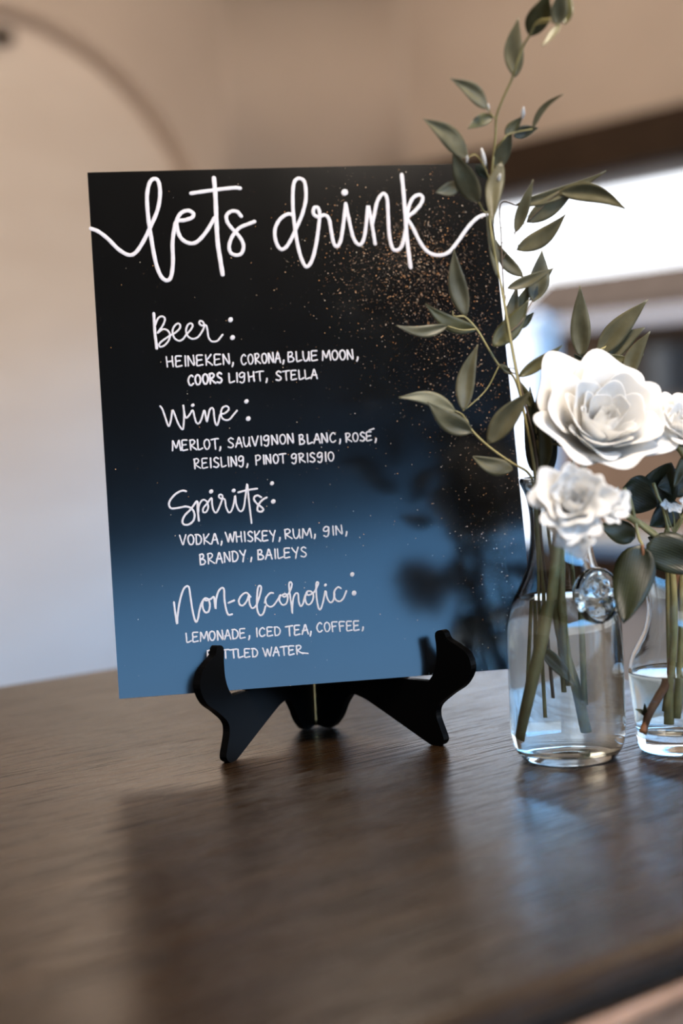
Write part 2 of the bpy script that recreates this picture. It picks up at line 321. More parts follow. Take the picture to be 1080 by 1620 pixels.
LETTERING = [
    ('large white brush script reading lets', [
      (125,[(0,3160),(46,3140),(109,3086),(178,3007),(242,2967),(290,2983),(341,3051),(401,3161),(456,3279),(480,3391),(475,3477),(447,3500),(414,3471),(391,3380),(389,3239),(400,3084),(419,2915),(446,2817),(484,2780),(517,2807),(536,2911),(541,3037),(562,3149),(581,3194),(633,3200),(684,3216),(697,3244),(664,3267),(616,3253),(582,3202),(581,3134),(604,3070),(656,3036),(710,3046),(776,3114),(840,3211)]),
      (142,[(854,3495),(856,3381),(851,3211),(848,3041),(857,2914),(866,2807)]),
      (125,[(690,3389),(775,3400),(913,3415),(995,3421),(1029,3416)]),
      (120,[(1022,3216),(997,3249),(956,3253),(921,3223),(926,3173),(960,3122),(1004,3064),(1023,3007),(1006,2954),(968,2941),(931,2961),(925,3010),(950,3073),(1002,3132),(1066,3159),(1111,3175)]),
    ]),
    ('large white brush script reading drink', [
      (120,[(1383,3211),(1345,3222),(1288,3187),(1248,3117),(1246,3037),(1272,2976),(1311,2983),(1354,3042),(1400,3128),(1446,3222),(1479,3333),(1479,3446),(1442,3477),(1406,3448),(1389,3352),(1383,3208),(1392,3033),(1413,2905),(1444,2842),(1486,2887),(1527,3012),(1557,3155),(1566,3219),(1557,3261),(1531,3261),(1523,3220),(1552,3195),(1600,3207),(1628,3177),(1637,3089),(1646,3009),(1667,2979),(1698,3023),(1728,3150),(1754,3285)]),
      (116,[(1754,3285),(1768,3165),(1788,3036),(1823,2987),(1857,3021),(1885,3129),(1909,3262),(1919,3192),(1930,3079),(1936,2989)]),
      (120,[(1926,3128),(1948,3199),(1978,3295),(2022,3350),(2048,3317),(2046,3204),(2041,3060),(2053,2963),(2082,2938),(2123,2969),(2157,3072),(2172,3152)]),
      (212,[(1751,3363),(1756,3369)]),
      (129,[(2168,3484),(2169,3346),(2167,3185),(2164,3024),(2168,2895),(2172,2813)]),
      (120,[(2173,3144),(2194,3240),(2232,3312),(2279,3335),(2302,3314),(2286,3270),(2236,3215),(2182,3171),(2211,3103),(2256,2989),(2305,2919),(2374,2893),(2447,2910),(2517,2980),(2607,3090),(2677,3153),(2727,3174),(2765,3178)]),
    ]),
    ('white script heading reading Beer', [
      (95,[(384,2554),(384,2494),(383,2412),(387,2348),(388,2311)]),
      (64,[(387,2469),(409,2517),(434,2531),(453,2522),(454,2499),(433,2459),(399,2416),(436,2441),(467,2433),(483,2400),(470,2360),(440,2329),(411,2321),(406,2339),(431,2363),(480,2394),(520,2415),(550,2442),(555,2466),(540,2477),(516,2460),(501,2424),(510,2379),(540,2357),(568,2368),(590,2396),(624,2431),(639,2459),(627,2475),(606,2464),(592,2428),(601,2387),(631,2367),(667,2376),(697,2412),(716,2451),(710,2480),(691,2489),(684,2473),(700,2456),(728,2457),(736,2422),(740,2373),(760,2344),(796,2345),(821,2370),(836,2387)]),
      (143,[(895,2486),(899,2492)]),
      (143,[(899,2362),(904,2367)]),
    ]),
    ('white script heading reading Wine', [
      (64,[(386,1914),(399,1893),(416,1831),(433,1775),(450,1815),(465,1881),(477,1857),(497,1791),(523,1748),(534,1789),(541,1861),(539,1917),(542,1868),(548,1832),(559,1828),(578,1848),(600,1876),(609,1829),(618,1792),(634,1784),(652,1809),(677,1872),(683,1832),(689,1794),(701,1835),(714,1874),(729,1886),(739,1871),(740,1822),(745,1779),(756,1767),(769,1796),(782,1838),(811,1844),(837,1864),(841,1882),(825,1893),(801,1884),(787,1852),(791,1816),(815,1798),(843,1803),(870,1832),(896,1859)]),
      (100,[(600,1908),(605,1913)]),
      (129,[(961,1917),(966,1922)]),
      (136,[(965,1798),(970,1803)]),
    ]),
    ('white script heading reading Spirits', [
      (69,[(519,1330),(494,1336),(450,1317),(413,1280),(401,1249),(414,1222),(459,1222),(514,1228),(551,1209),(565,1169),(553,1130),(521,1107),(490,1110),(482,1134),(502,1172),(543,1209),(587,1260),(587,1207),(590,1128)]),
      (62,[(590,1183),(599,1233),(625,1266),(651,1254),(658,1214),(642,1184),(623,1185),(626,1212),(654,1242),(684,1276),(685,1232),(693,1189),(708,1176),(729,1206),(753,1260),(757,1287),(742,1296),(733,1281),(749,1266),(771,1261),(776,1211),(793,1171),(814,1189),(832,1240),(842,1282),(844,1231),(857,1187),(875,1175),(893,1197),(909,1267),(928,1357),(930,1281),(934,1178),(938,1091)]),
      (69,[(865,1303),(925,1315),(992,1321)]),
      (69,[(1015,1261),(992,1275),(970,1267),(967,1244),(988,1215),(1014,1193),(1023,1177),(1008,1164),(986,1171),(985,1195),(1004,1226),(1030,1248),(1052,1258)]),
      (119,[(682,1317),(687,1322)]),
      (111,[(832,1315),(837,1319)]),
      (119,[(1092,1349),(1096,1354)]),
      (135,[(1091,1226),(1096,1231)]),
    ]),
    ('white script heading reading Non-alcoholic', [
      (67,[(391,600),(395,527),(402,456),(409,510),(429,602),(457,677),(481,699),(496,688),(501,628),(509,534),(523,463),(539,478),(555,539),(572,584),(591,610),(577,584),(578,545),(592,518),(614,526),(624,565),(617,603),(595,612),(599,596),(633,605),(654,617),(657,571),(660,538),(666,593),(686,650),(711,673),(724,659),(722,597),(728,535),(740,494),(766,495)]),
      (69,[(748,571),(786,585)]),
      (64,[(895,601),(870,630),(838,616),(816,583),(822,552),(845,550),(870,579),(886,613),(885,563),(898,527),(922,535),(944,574),(963,627),(970,662),(957,670),(945,644),(935,575),(933,513),(948,475),(972,487),(989,532)]),
      (64,[(986,555),(998,589),(1026,617),(1047,616)]),
      (60,[(991,574),(997,543),(1019,526),(1045,536),(1073,570),(1095,602),(1084,568),(1101,534),(1129,542),(1141,580),(1130,604),(1105,598),(1119,585),(1147,604),(1168,640),(1176,671),(1163,681),(1155,657),(1158,579),(1162,516),(1163,472),(1168,523),(1179,577),(1197,604),(1212,597),(1212,551),(1221,517),(1238,530),(1253,572),(1272,610),(1257,572),(1262,533),(1280,523),(1303,545),(1313,584),(1299,610),(1272,610),(1278,586),(1318,603),(1343,640),(1353,663),(1343,669),(1336,645),(1333,567),(1341,494),(1356,491),(1376,540),(1397,608),(1403,562),(1421,528),(1443,540),(1456,582)]),
      (62,[(1501,617),(1484,626),(1461,609),(1451,574),(1461,542),(1486,531),(1513,551),(1537,598)]),
      (88,[(1397,644),(1401,648)]),
      (127,[(1583,703),(1587,708)]),
      (143,[(1585,577),(1589,582)]),
    ]),
    ('white capitals reading HEINEKEN, CORONA, BLUE MOON, COORS LIGHT, STELLA', [
      (50,[(448,2251),(450,2216),(451,2181)]),
      (51,[(488,2253),(487,2216),(490,2181)]),
      (53,[(449,2215),(487,2220)]),
      (56,[(548,2251),(512,2250),(510,2216),(510,2181),(548,2185)]),
      (51,[(510,2216),(539,2220)]),
      (52,[(574,2251),(573,2216),(573,2181)]),
      (50,[(591,2181),(592,2216),(592,2251),(606,2223),(629,2183),(631,2216),(629,2253)]),
      (57,[(689,2251),(653,2250),(651,2216),(650,2181),(688,2185)]),
      (56,[(654,2216),(683,2220)]),
      (51,[(712,2251),(713,2216),(712,2181)]),
      (55,[(748,2253),(727,2227),(712,2213),(732,2199),(753,2180)]),
      (57,[(809,2251),(773,2250),(770,2216),(770,2181),(808,2185)]),
      (50,[(772,2216),(801,2220)]),
      (55,[(828,2181),(829,2216),(829,2251),(843,2223),(867,2183),(868,2216),(867,2253)]),
      (60,[(893,2190),(891,2177),(886,2164)]),
      (51,[(980,2233),(970,2243),(955,2229),(949,2205),(955,2180),(967,2173),(981,2185)]),
      (50,[(1014,2243),(1001,2233),(996,2206),(1005,2177),(1019,2179),(1029,2206),(1024,2235),(1012,2243)]),
      (57,[(1045,2244),(1045,2210),(1045,2176)]),
      (52,[(1042,2241),(1061,2246),(1071,2231),(1060,2214),(1046,2209),(1060,2193),(1078,2177)]),
      (54,[(1108,2245),(1094,2235),(1090,2207),(1099,2179),(1113,2181),(1123,2208),(1118,2237),(1106,2245)]),
      (57,[(1136,2178),(1136,2212),(1137,2246),(1148,2219),(1166,2180),(1167,2212),(1166,2248)]),
      (53,[(1178,2178),(1189,2213),(1200,2248),(1208,2213),(1214,2178)]),
      (53,[(1183,2204),(1212,2206)]),
      (60,[(1238,2192),(1235,2179),(1230,2166)]),
      (52,[(1272,2246),(1269,2213),(1269,2180)]),
      (50,[(1272,2242),(1291,2247),(1299,2234),(1290,2219),(1272,2213),(1295,2212),(1307,2196),(1297,2181),(1272,2178)]),
      (55,[(1326,2246),(1326,2213),(1327,2181),(1342,2181),(1359,2188)]),
      (54,[(1372,2247),(1373,2207),(1381,2182),(1397,2184),(1410,2214),(1413,2247),(1411,2207),(1414,2181)]),
      (52,[(1468,2247),(1433,2246),(1430,2214),(1430,2181),(1467,2184)]),
      (51,[(1433,2214),(1461,2217)]),
      (51,[(1503,2180),(1507,2213),(1510,2246),(1520,2220),(1530,2196),(1541,2223),(1553,2247),(1556,2213),(1559,2179)]),
      (52,[(1592,2245),(1577,2235),(1571,2209),(1581,2181),(1598,2182),(1610,2208),(1604,2237),(1590,2245)]),
      (56,[(1645,2244),(1629,2235),(1624,2208),(1634,2180),(1651,2181),(1662,2208),(1657,2236),(1642,2245)]),
      (54,[(1676,2178),(1677,2211),(1678,2244),(1690,2217),(1711,2178),(1713,2210),(1712,2245)]),
      (60,[(1747,2191),(1745,2178),(1739,2165)]),
      (63,[(617,2106),(606,2115),(590,2101),(584,2077),(590,2053),(603,2047),(617,2059)]),
      (64,[(650,2117),(636,2107),(631,2079),(640,2052),(656,2054),(666,2081),(660,2110),(647,2117)]),
      (68,[(700,2120),(686,2109),(681,2082),(691,2054),(706,2056),(716,2083),(711,2112),(698,2120)]),
      (65,[(730,2121),(729,2087),(730,2053)]),
      (66,[(727,2117),(747,2123),(758,2109),(747,2091),(731,2086),(747,2071),(766,2055)]),
      (68,[(809,2116),(795,2125),(781,2111),(788,2095),(804,2084),(808,2069),(795,2055),(777,2061)]),
      (58,[(859,2117),(859,2086),(860,2055),(875,2055),(893,2062)]),
      (58,[(913,2118),(912,2086),(912,2055)]),
      (52,[(964,2113),(949,2120),(931,2109),(930,2092),(946,2086),(962,2100),(964,2113),(962,2081),(957,2057),(942,2048),(930,2056)]),
      (56,[(989,2119),(991,2088),(991,2056)]),
      (58,[(1026,2121),(1025,2088),(1027,2057)]),
      (56,[(990,2086),(1027,2091)]),
      (51,[(1041,2117),(1067,2121),(1093,2122)]),
      (51,[(1068,2121),(1066,2089),(1067,2056)]),
      (60,[(1114,2070),(1112,2057),(1107,2044)]),
      (58,[(1211,2109),(1196,2117),(1181,2105),(1188,2090),(1204,2079),(1209,2065),(1195,2053),(1176,2059)]),
      (50,[(1224,2113),(1248,2116),(1271,2118)]),
      (51,[(1247,2116),(1245,2085),(1246,2053)]),
      (53,[(1315,2117),(1283,2115),(1281,2086),(1280,2055),(1314,2058)]),
      (50,[(1280,2086),(1306,2089)]),
      (53,[(1334,2117),(1334,2086),(1335,2056),(1349,2056),(1365,2063)]),
      (50,[(1376,2117),(1376,2086),(1377,2057),(1391,2057),(1407,2063)]),
      (51,[(1414,2056),(1427,2086),(1439,2119),(1448,2087),(1456,2055)]),
      (51,[(1422,2079),(1454,2080)]),
    ]),
    ('white capitals reading MERLOT, SAUVIGNON BLANC, ROSE, REISLING, PINOT GRISGIO', [
      (54,[(448,1609),(451,1642),(454,1676),(464,1649),(474,1626),(484,1652),(495,1677),(498,1642),(502,1609)]),
      (58,[(547,1675),(516,1674),(514,1642),(513,1608),(547,1611)]),
      (54,[(514,1642),(540,1645)]),
      (53,[(568,1674),(568,1641),(569,1608)]),
      (54,[(566,1671),(587,1675),(599,1661),(587,1644),(571,1640),(587,1624),(608,1607)]),
      (53,[(618,1674),(618,1640),(619,1609),(633,1608),(648,1615)]),
      (53,[(680,1673),(665,1663),(660,1637),(670,1609),(686,1610),(697,1636),(692,1665),(678,1673)]),
      (57,[(709,1669),(733,1673),(756,1674)]),
      (54,[(734,1672),(733,1639),(734,1604)]),
      (60,[(768,1618),(766,1605),(761,1593)]),
      (52,[(856,1666),(840,1674),(824,1661),(833,1646),(849,1635),(854,1621),(839,1608),(820,1614)]),
      (51,[(870,1610),(882,1642),(895,1676),(904,1642),(912,1609)]),
      (57,[(876,1634),(909,1636)]),
      (50,[(926,1675),(927,1637),(935,1612),(950,1615),(962,1644),(965,1676),(963,1637),(967,1612)]),
      (54,[(982,1676),(990,1644),(1000,1612),(1012,1644),(1024,1678)]),
      (53,[(1044,1677),(1043,1645),(1043,1613)]),
      (55,[(1095,1672),(1081,1679),(1064,1668),(1063,1651),(1078,1644),(1093,1659),(1095,1672),(1093,1640),(1088,1615),(1075,1606),(1063,1615)]),
      (56,[(1115,1614),(1116,1646),(1116,1678),(1129,1653),(1151,1616),(1152,1647),(1151,1680)]),
      (50,[(1190,1680),(1175,1670),(1169,1644),(1180,1617),(1197,1619),(1208,1645),(1202,1672),(1188,1680)]),
      (57,[(1222,1616),(1223,1648),(1223,1681),(1236,1655),(1258,1618),(1259,1649),(1258,1682)]),
      (57,[(1305,1670),(1302,1639),(1303,1607)]),
      (55,[(1301,1667),(1319,1672),(1327,1659),(1319,1645),(1301,1639),(1323,1638),(1335,1624),(1325,1609),(1301,1606)]),
      (55,[(1357,1671),(1357,1640),(1358,1609),(1372,1610),(1389,1616)]),
      (54,[(1398,1609),(1410,1640),(1423,1673),(1432,1641),(1441,1608)]),
      (55,[(1403,1633),(1437,1634)]),
      (57,[(1454,1609),(1455,1641),(1455,1673),(1468,1648),(1489,1611),(1491,1642),(1490,1674)]),
      (50,[(1547,1664),(1535,1674),(1518,1661),(1510,1639),(1517,1615),(1531,1609),(1547,1620)]),
      (60,[(1580,1627),(1578,1612),(1573,1597)]),
      (58,[(1621,1665),(1620,1635),(1620,1606)]),
      (50,[(1618,1662),(1637,1666),(1648,1654),(1637,1639),(1621,1634),(1636,1621),(1656,1607)]),
      (51,[(1686,1666),(1672,1657),(1667,1633),(1676,1609),(1692,1610),(1702,1634),(1697,1659),(1684,1666)]),
      (55,[(1749,1660),(1735,1668),(1721,1656),(1728,1642),(1743,1631),(1747,1619),(1734,1607),(1716,1612)]),
      (51,[(1794,1668),(1764,1666),(1762,1638),(1761,1608),(1793,1612)]),
      (54,[(1764,1638),(1789,1641)]),
      (49,[(1782,1679),(1816,1688)]),
      (60,[(1825,1619),(1823,1606),(1818,1593)]),
      (57,[(588,1544),(588,1512),(588,1480)]),
      (49,[(584,1541),(605,1546),(616,1532),(605,1515),(588,1511),(604,1496),(625,1480)]),
      (50,[(673,1545),(641,1543),(639,1512),(639,1480),(672,1484)]),
      (50,[(640,1512),(665,1516)]),
      (56,[(696,1545),(695,1513),(695,1481)]),
      (54,[(748,1538),(733,1547),(718,1534),(726,1518),(742,1507),(747,1493),(733,1480),(714,1486)]),
      (51,[(765,1546),(766,1513),(767,1483),(780,1483),(796,1489)]),
      (52,[(814,1546),(813,1514),(814,1482)]),
      (56,[(831,1482),(832,1514),(832,1546),(845,1520),(865,1483),(866,1514),(865,1548)]),
      (54,[(914,1540),(900,1548),(885,1537),(884,1519),(897,1513),(913,1527),(914,1540),(912,1508),(907,1483),(895,1474),(883,1483)]),
      (60,[(941,1492),(939,1481),(934,1469)]),
      (50,[(999,1546),(998,1515),(998,1482)]),
      (54,[(998,1543),(1017,1547),(1029,1534),(1021,1517),(1000,1511)]),
      (55,[(1052,1546),(1051,1516),(1051,1486)]),
      (53,[(1065,1486),(1066,1516),(1066,1546),(1077,1522),(1096,1487),(1097,1516),(1096,1548)]),
      (54,[(1133,1547),(1120,1537),(1115,1513),(1124,1488),(1139,1489),(1149,1513),(1144,1539),(1131,1547)]),
      (57,[(1157,1544),(1179,1547),(1201,1548)]),
      (50,[(1181,1547),(1180,1517),(1180,1485)]),
      (53,[(1271,1537),(1257,1545),(1242,1534),(1241,1518),(1254,1512),(1269,1525),(1271,1537),(1269,1507),(1264,1484),(1251,1476),(1240,1484)]),
      (52,[(1293,1543),(1292,1513),(1292,1483)]),
      (54,[(1288,1540),(1309,1544),(1320,1531),(1309,1516),(1293,1512),(1308,1498),(1329,1483)]),
      (50,[(1348,1543),(1347,1513),(1347,1482)]),
      (55,[(1396,1536),(1382,1544),(1367,1532),(1375,1517),(1390,1507),(1395,1493),(1381,1481),(1363,1487)]),
      (54,[(1447,1537),(1433,1544),(1418,1534),(1416,1517),(1430,1511),(1445,1525),(1447,1537),(1445,1506),(1439,1483),(1427,1475),(1416,1483)]),
      (57,[(1472,1543),(1470,1512),(1470,1482)]),
      (50,[(1508,1543),(1493,1534),(1488,1509),(1498,1484),(1514,1485),(1525,1509),(1520,1535),(1506,1543)]),
    ]),
    ('white capitals reading VODKA, WHISKEY, RUM, GIN, BRANDY, BAILEYS', [
      (51,[(457,1039),(465,1006),(475,974),(486,1006),(498,1040)]),
      (57,[(530,1038),(515,1028),(510,1002),(520,975),(537,975),(548,1001),(542,1030),(528,1038)]),
      (56,[(566,1037),(564,1004),(564,972)]),
      (57,[(559,1036),(580,1035),(596,1017),(596,991),(582,973),(564,972)]),
      (51,[(615,1036),(616,1003),(615,970)]),
      (52,[(650,1036),(631,1013),(617,1000),(635,986),(654,968)]),
      (57,[(664,969),(676,1002),(689,1036),(698,1001),(706,967)]),
      (49,[(671,994),(703,995)]),
      (60,[(732,982),(730,969),(725,957)]),
      (54,[(759,1040),(768,1007),(775,974),(784,1006),(790,1029),(796,999),(803,973),(812,1006),(819,1039)]),
      (56,[(829,1038),(830,1005),(831,972)]),
      (50,[(863,1038),(862,1004),(864,971)]),
      (57,[(830,1004),(863,1008)]),
      (56,[(886,1037),(886,1004),(886,971)]),
      (55,[(938,1027),(924,1037),(909,1024),(917,1008),(932,996),(937,981),(923,969),(905,976)]),
      (55,[(954,1035),(955,1002),(954,969)]),
      (57,[(986,1035),(968,1012),(955,999),(972,985),(990,967)]),
      (57,[(1038,1033),(1007,1032),(1004,1001),(1004,968),(1037,970)]),
      (57,[(1005,1001),(1030,1003)]),
      (55,[(1054,1033),(1064,1012),(1075,998)]),
      (51,[(1091,1033),(1079,999),(1070,960)]),
      (60,[(1120,983),(1118,971),(1113,958)]),
      (53,[(1157,1035),(1156,1004),(1157,973)]),
      (51,[(1154,1032),(1178,1036),(1191,1022),(1177,1007),(1158,1003),(1177,988),(1200,972)]),
      (51,[(1211,1034),(1212,997),(1220,973),(1236,975),(1250,1002),(1253,1033),(1251,996),(1255,971)]),
      (51,[(1270,971),(1275,1002),(1278,1033),(1289,1008),(1300,986),(1312,1011),(1325,1033),(1329,1001),(1332,970)]),
      (60,[(1357,990),(1355,976),(1350,963)]),
      (53,[(1452,1031),(1436,1038),(1419,1027),(1417,1011),(1433,1006),(1450,1019),(1452,1031),(1450,1001),(1444,978),(1430,970),(1416,978)]),
      (52,[(1481,1038),(1480,1008),(1480,978)]),
      (50,[(1499,979),(1500,1009),(1501,1039),(1514,1015),(1538,981),(1539,1010),(1538,1041)]),
      (60,[(1572,994),(1569,980),(1564,967)]),
      (57,[(582,903),(580,870),(581,836)]),
      (55,[(579,900),(597,905),(605,892),(597,877),(580,870),(602,869),(614,854),(604,838),(580,835)]),
      (52,[(634,905),(634,871),(634,838)]),
      (50,[(631,901),(652,907),(664,892),(652,875),(635,870),(652,855),(673,839)]),
      (57,[(684,839),(696,873),(709,908),(718,874),(726,839)]),
      (56,[(690,865),(722,867)]),
      (51,[(741,841),(742,874),(742,908),(755,881),(776,843),(777,875),(776,910)]),
      (54,[(798,910),(795,876),(796,842)]),
      (57,[(792,908),(812,909),(829,890),(829,863),(814,844),(796,842)]),
      (58,[(846,911),(857,891),(869,877)]),
      (55,[(884,913),(871,878),(862,837)]),
      (60,[(921,862),(918,849),(914,835)]),
      (56,[(967,908),(965,877),(965,845)]),
      (57,[(965,905),(983,910),(991,897),(983,883),(966,877),(988,875),(1000,861),(990,846),(965,844)]),
      (57,[(1013,845),(1026,877),(1039,910),(1048,877),(1056,844)]),
      (55,[(1020,869),(1053,870)]),
      (55,[(1080,908),(1079,877),(1079,845)]),
      (51,[(1097,908),(1097,877),(1098,846),(1112,846),(1129,852)]),
      (55,[(1177,908),(1144,907),(1142,877),(1141,845),(1176,848)]),
      (57,[(1145,877),(1172,880)]),
      (53,[(1194,908),(1205,889),(1217,875)]),
      (52,[(1236,910),(1223,876),(1214,838)]),
      (50,[(1287,901),(1272,910),(1256,897),(1264,882),(1281,870),(1286,856),(1271,843),(1251,850)]),
    ]),
    ('white capitals reading LEMONADE, ICED TEA, COFFEE, BOTTLED WATER', [
      (54,[(456,392),(457,362),(458,333),(471,333),(486,339)]),
      (55,[(532,392),(501,391),(499,362),(499,332),(531,335)]),
      (58,[(499,362),(524,365)]),
      (51,[(546,332),(550,362),(552,392),(562,368),(571,347),(581,371),(592,394),(595,363),(598,332)]),
      (58,[(627,393),(612,384),(607,360),(617,334),(633,336),(643,360),(638,386),(624,393)]),
      (57,[(660,333),(660,363),(661,393),(672,369),(692,334),(694,363),(692,394)]),
      (52,[(705,333),(717,363),(728,395),(737,363),(745,332)]),
      (52,[(709,356),(740,357)]),
      (57,[(762,394),(759,364),(760,333)]),
      (56,[(758,392),(777,393),(793,376),(793,352),(779,335),(762,333)]),
      (51,[(841,394),(810,393),(808,364),(808,334),(840,337)]),
      (58,[(809,364),(834,367)]),
      (60,[(870,345),(868,333),(863,321)]),
      (56,[(920,392),(919,364),(919,336)]),
      (54,[(970,383),(959,392),(943,381),(936,361),(942,340),(956,335),(971,344)]),
      (52,[(1023,391),(991,391),(989,364),(989,335),(1022,338)]),
      (51,[(989,364),(1014,366)]),
      (50,[(1041,391),(1038,363),(1039,335)]),
      (50,[(1036,390),(1056,390),(1072,374),(1071,351),(1057,336),(1040,335)]),
      (58,[(1112,386),(1136,389),(1159,391)]),
      (57,[(1136,389),(1135,359),(1135,327)]),
      (56,[(1204,391),(1172,389),(1170,360),(1169,329),(1203,333)]),
      (58,[(1170,360),(1196,363)]),
      (56,[(1218,331),(1230,361),(1243,393),(1251,362),(1259,330)]),
      (55,[(1223,354),(1255,356)]),
      (60,[(1278,344),(1275,330),(1271,317)]),
      (54,[(1353,389),(1342,399),(1327,387),(1319,366),(1326,343),(1339,337),(1353,347)]),
      (51,[(1389,398),(1375,389),(1370,365),(1379,339),(1395,340),(1406,364),(1400,390),(1387,398)]),
      (54,[(1456,396),(1423,395),(1422,366),(1422,335)]),
      (51,[(1419,366),(1446,369)]),
      (52,[(1506,394),(1473,394),(1471,365),(1472,333)]),
      (55,[(1470,365),(1497,367)]),
      (52,[(1553,393),(1523,393),(1520,363),(1520,333),(1552,335)]),
      (53,[(1520,364),(1545,366)]),
      (57,[(1601,392),(1570,391),(1568,362),(1567,332),(1600,334)]),
      (58,[(1569,362),(1594,364)]),
      (60,[(1629,350),(1627,338),(1622,326)]),
      (51,[(588,268),(586,241),(587,215)]),
      (57,[(588,266),(605,269),(612,258),(605,246),(589,241),(609,240),(620,227),(611,215),(589,213)]),
      (54,[(655,266),(641,259),(636,237),(646,214),(661,215),(672,236),(666,259),(653,266)]),
      (56,[(683,263),(706,265),(728,265)]),
      (57,[(705,265),(704,238),(704,210)]),
      (56,[(735,261),(757,263),(780,264)]),
      (57,[(757,263),(756,236),(757,208)]),
      (57,[(787,262),(787,235),(788,209),(801,209),(817,214)]),
      (54,[(863,260),(832,260),(830,234),(830,207),(862,209)]),
      (55,[(829,234),(853,236)]),
      (52,[(884,259),(881,233),(882,206)]),
      (57,[(877,259),(896,258),(912,242),(912,221),(898,206),(881,206)]),
      (50,[(950,259),(958,231),(966,202),(974,230),(981,250),(986,225),(994,202),(1002,230),(1010,260)]),
      (52,[(1015,202),(1027,230),(1039,259),(1048,230),(1055,201)]),
      (55,[(1022,224),(1053,225)]),
      (57,[(1066,255),(1089,258),(1112,259)]),
      (52,[(1090,258),(1088,230),(1089,201)]),
      (57,[(1155,258),(1124,257),(1122,230),(1121,202),(1154,205)]),
      (57,[(1123,230),(1148,233)]),
      (55,[(1174,258),(1173,230),(1174,202)]),
      (54,[(1171,255),(1192,259),(1203,247),(1191,233),(1175,229),(1191,216),(1212,202)]),
      (52,[(1201,209),(1247,201)]),
    ]),
]
# ------------------------------------------------------------------ the room
A0, B0 = 4.1, 5.1              # window wall and arched end wall
AMIN, BMIN, ZC = -3.2, -3.6, 3.02
struct(boxab('floor', AMIN, A0 + .2, BMIN, B0 + .5, -.1, 0, mat_floor))
struct(boxab('ceiling', AMIN - .2, A0 + .2, BMIN - .2, B0 + .6, ZC, ZC + .15, mat_ceil))
# end wall with an arched opening, in front of a paler recessed wall
ac, zc, ra = 2.576, 1.715, .969
arc = [(ac + ra * math.cos(t), zc + ra * math.sin(t)) for t in [math.pi * k / 40 for k in range(41)]]
outline = [(AMIN, 0), (ac - ra, 0)] + arc[::-1] + [(ac + ra, 0), (A0 + .3, 0), (A0 + .3, ZC), (AMIN, ZC)]
bm = bmesh.new(); fr_ = [bm.verts.new(ab(a, B0, z)) for a, z in outline]; bk_ = [bm.verts.new(ab(a, B0 + .14, z)) for a, z in outline]
bm.faces.new(fr_); bm.faces.new(bk_[::-1])
for i in range(len(fr_)):
    j = (i + 1) % len(fr_); bm.faces.new((fr_[i], bk_[i], bk_[j], fr_[j]))
bmesh.ops.recalc_face_normals(bm, faces=bm.faces)
me = bpy.data.meshes.new('wall_end'); bm.to_mesh(me); bm.free(); me.materials.append(mat_tan)
we = link(bpy.data.objects.new('wall_end', me)); struct(we)
mb_ = we.modifiers.new('soft', 'BEVEL'); mb_.width = .03; mb_.segments = 4; mb_.limit_method = 'ANGLE'; mb_.angle_limit = math.radians(60)
struct(boxab('wall_recess', AMIN, A0, B0 + .14, B0 + .30, 0, ZC, mat_cream))
struct(boxab('wall_left', AMIN - .2, AMIN, BMIN, B0 + .3, 0, ZC, mat_cream))
# window wall: upper tan part, white boarded parapet, dark head board
HB, HT = hit_a(940, 279, A0)[1], hit_a(940, 205, A0)[1]
SILL, APR = .649, .498
WB0, WB1 = -3.3, B0 - .02
struct(boxab('wall_window', A0, A0 + .2, WB0, B0 + .08, HB + .02, ZC, mat_tan))
struct(boxab('wall_right', A0, A0 + .2, BMIN, WB0, 0, ZC, mat_tan))
struct(boxab('trim_1', A0 - .10, A0, WB0, B0, HB, HT, mat_dark, .006))
win = empty('window_1', ab(A0, 2, SILL), '', ''); del win['label'], win['category']; struct(win)
for nm, z0, z1, d0, d1 in (('window_sill', APR, SILL, -.06, .22), ('window_head', HB - .02, HB + .02, .02, .2)):
    adopt(win, boxab(nm, A0 + d0, A0 + d1, WB0, B0, z0, z1, mat_dark if nm == 'window_sill' else mat_white, .005))
# plaster cove above the head board where the two walls meet
cr_ = .52; vs = []; fs = []
for z in (HT, ZC):
    for k in range(13):
        t = math.pi / 2 * k / 12; vs.append(ab(A0 - cr_ + cr_ * math.sin(t), B0 - cr_ + cr_ * math.cos(t), z))
    vs.append(ab(A0 + .01, B0 - cr_, z)); vs.append(ab(A0 + .01, B0 + .01, z)); vs.append(ab(A0 - cr_, B0 + .01, z))
n_ = 16
for k in range(n_): fs.append((k, (k + 1) % n_, (k + 1) % n_ + n_, k + n_))
fs.append(tuple(range(n_))); fs.append(tuple(range(n_, 2 * n_)))
cove = struct(mobj('trim_4', vs, fs, mat_tan))
for p_ in cove.data.polygons: p_.use_smooth = abs(p_.normal.z) < .5
cove.data.polygons.foreach_set('use_smooth', [i < 12 for i in range(len(cove.data.polygons))])
par = struct(boxab('wall_parapet', A0 + .02, A0 + .16, WB0, B0, 0, APR, mat_white))
k = 0; b_ = WB0
while b_ < B0 - .02:
    plank = boxab('plank', A0 - .005, A0 + .018, b_ + .003, min(b_ + .093, B0), .10, APR, mat_white, .004)
    adopt(par, plank); b_ += .096
struct(boxab('baseboard_right', A0 - .02, A0 + .018, WB0, B0, 0, .10, mat_white, .004))
# far side behind the photographer: open front under a dark beam
struct(boxab('wall_rear', AMIN, A0, BMIN - .2, BMIN, 2.80, ZC, mat_ceil))
struct(boxab('trim_2', AMIN - .2, AMIN + .25, BMIN - .2, BMIN, 0, 2.80, mat_dark))
struct(boxab('trim_3', A0 - .3, A0 + .2, BMIN - .2, BMIN, 0, 2.80, mat_dark))
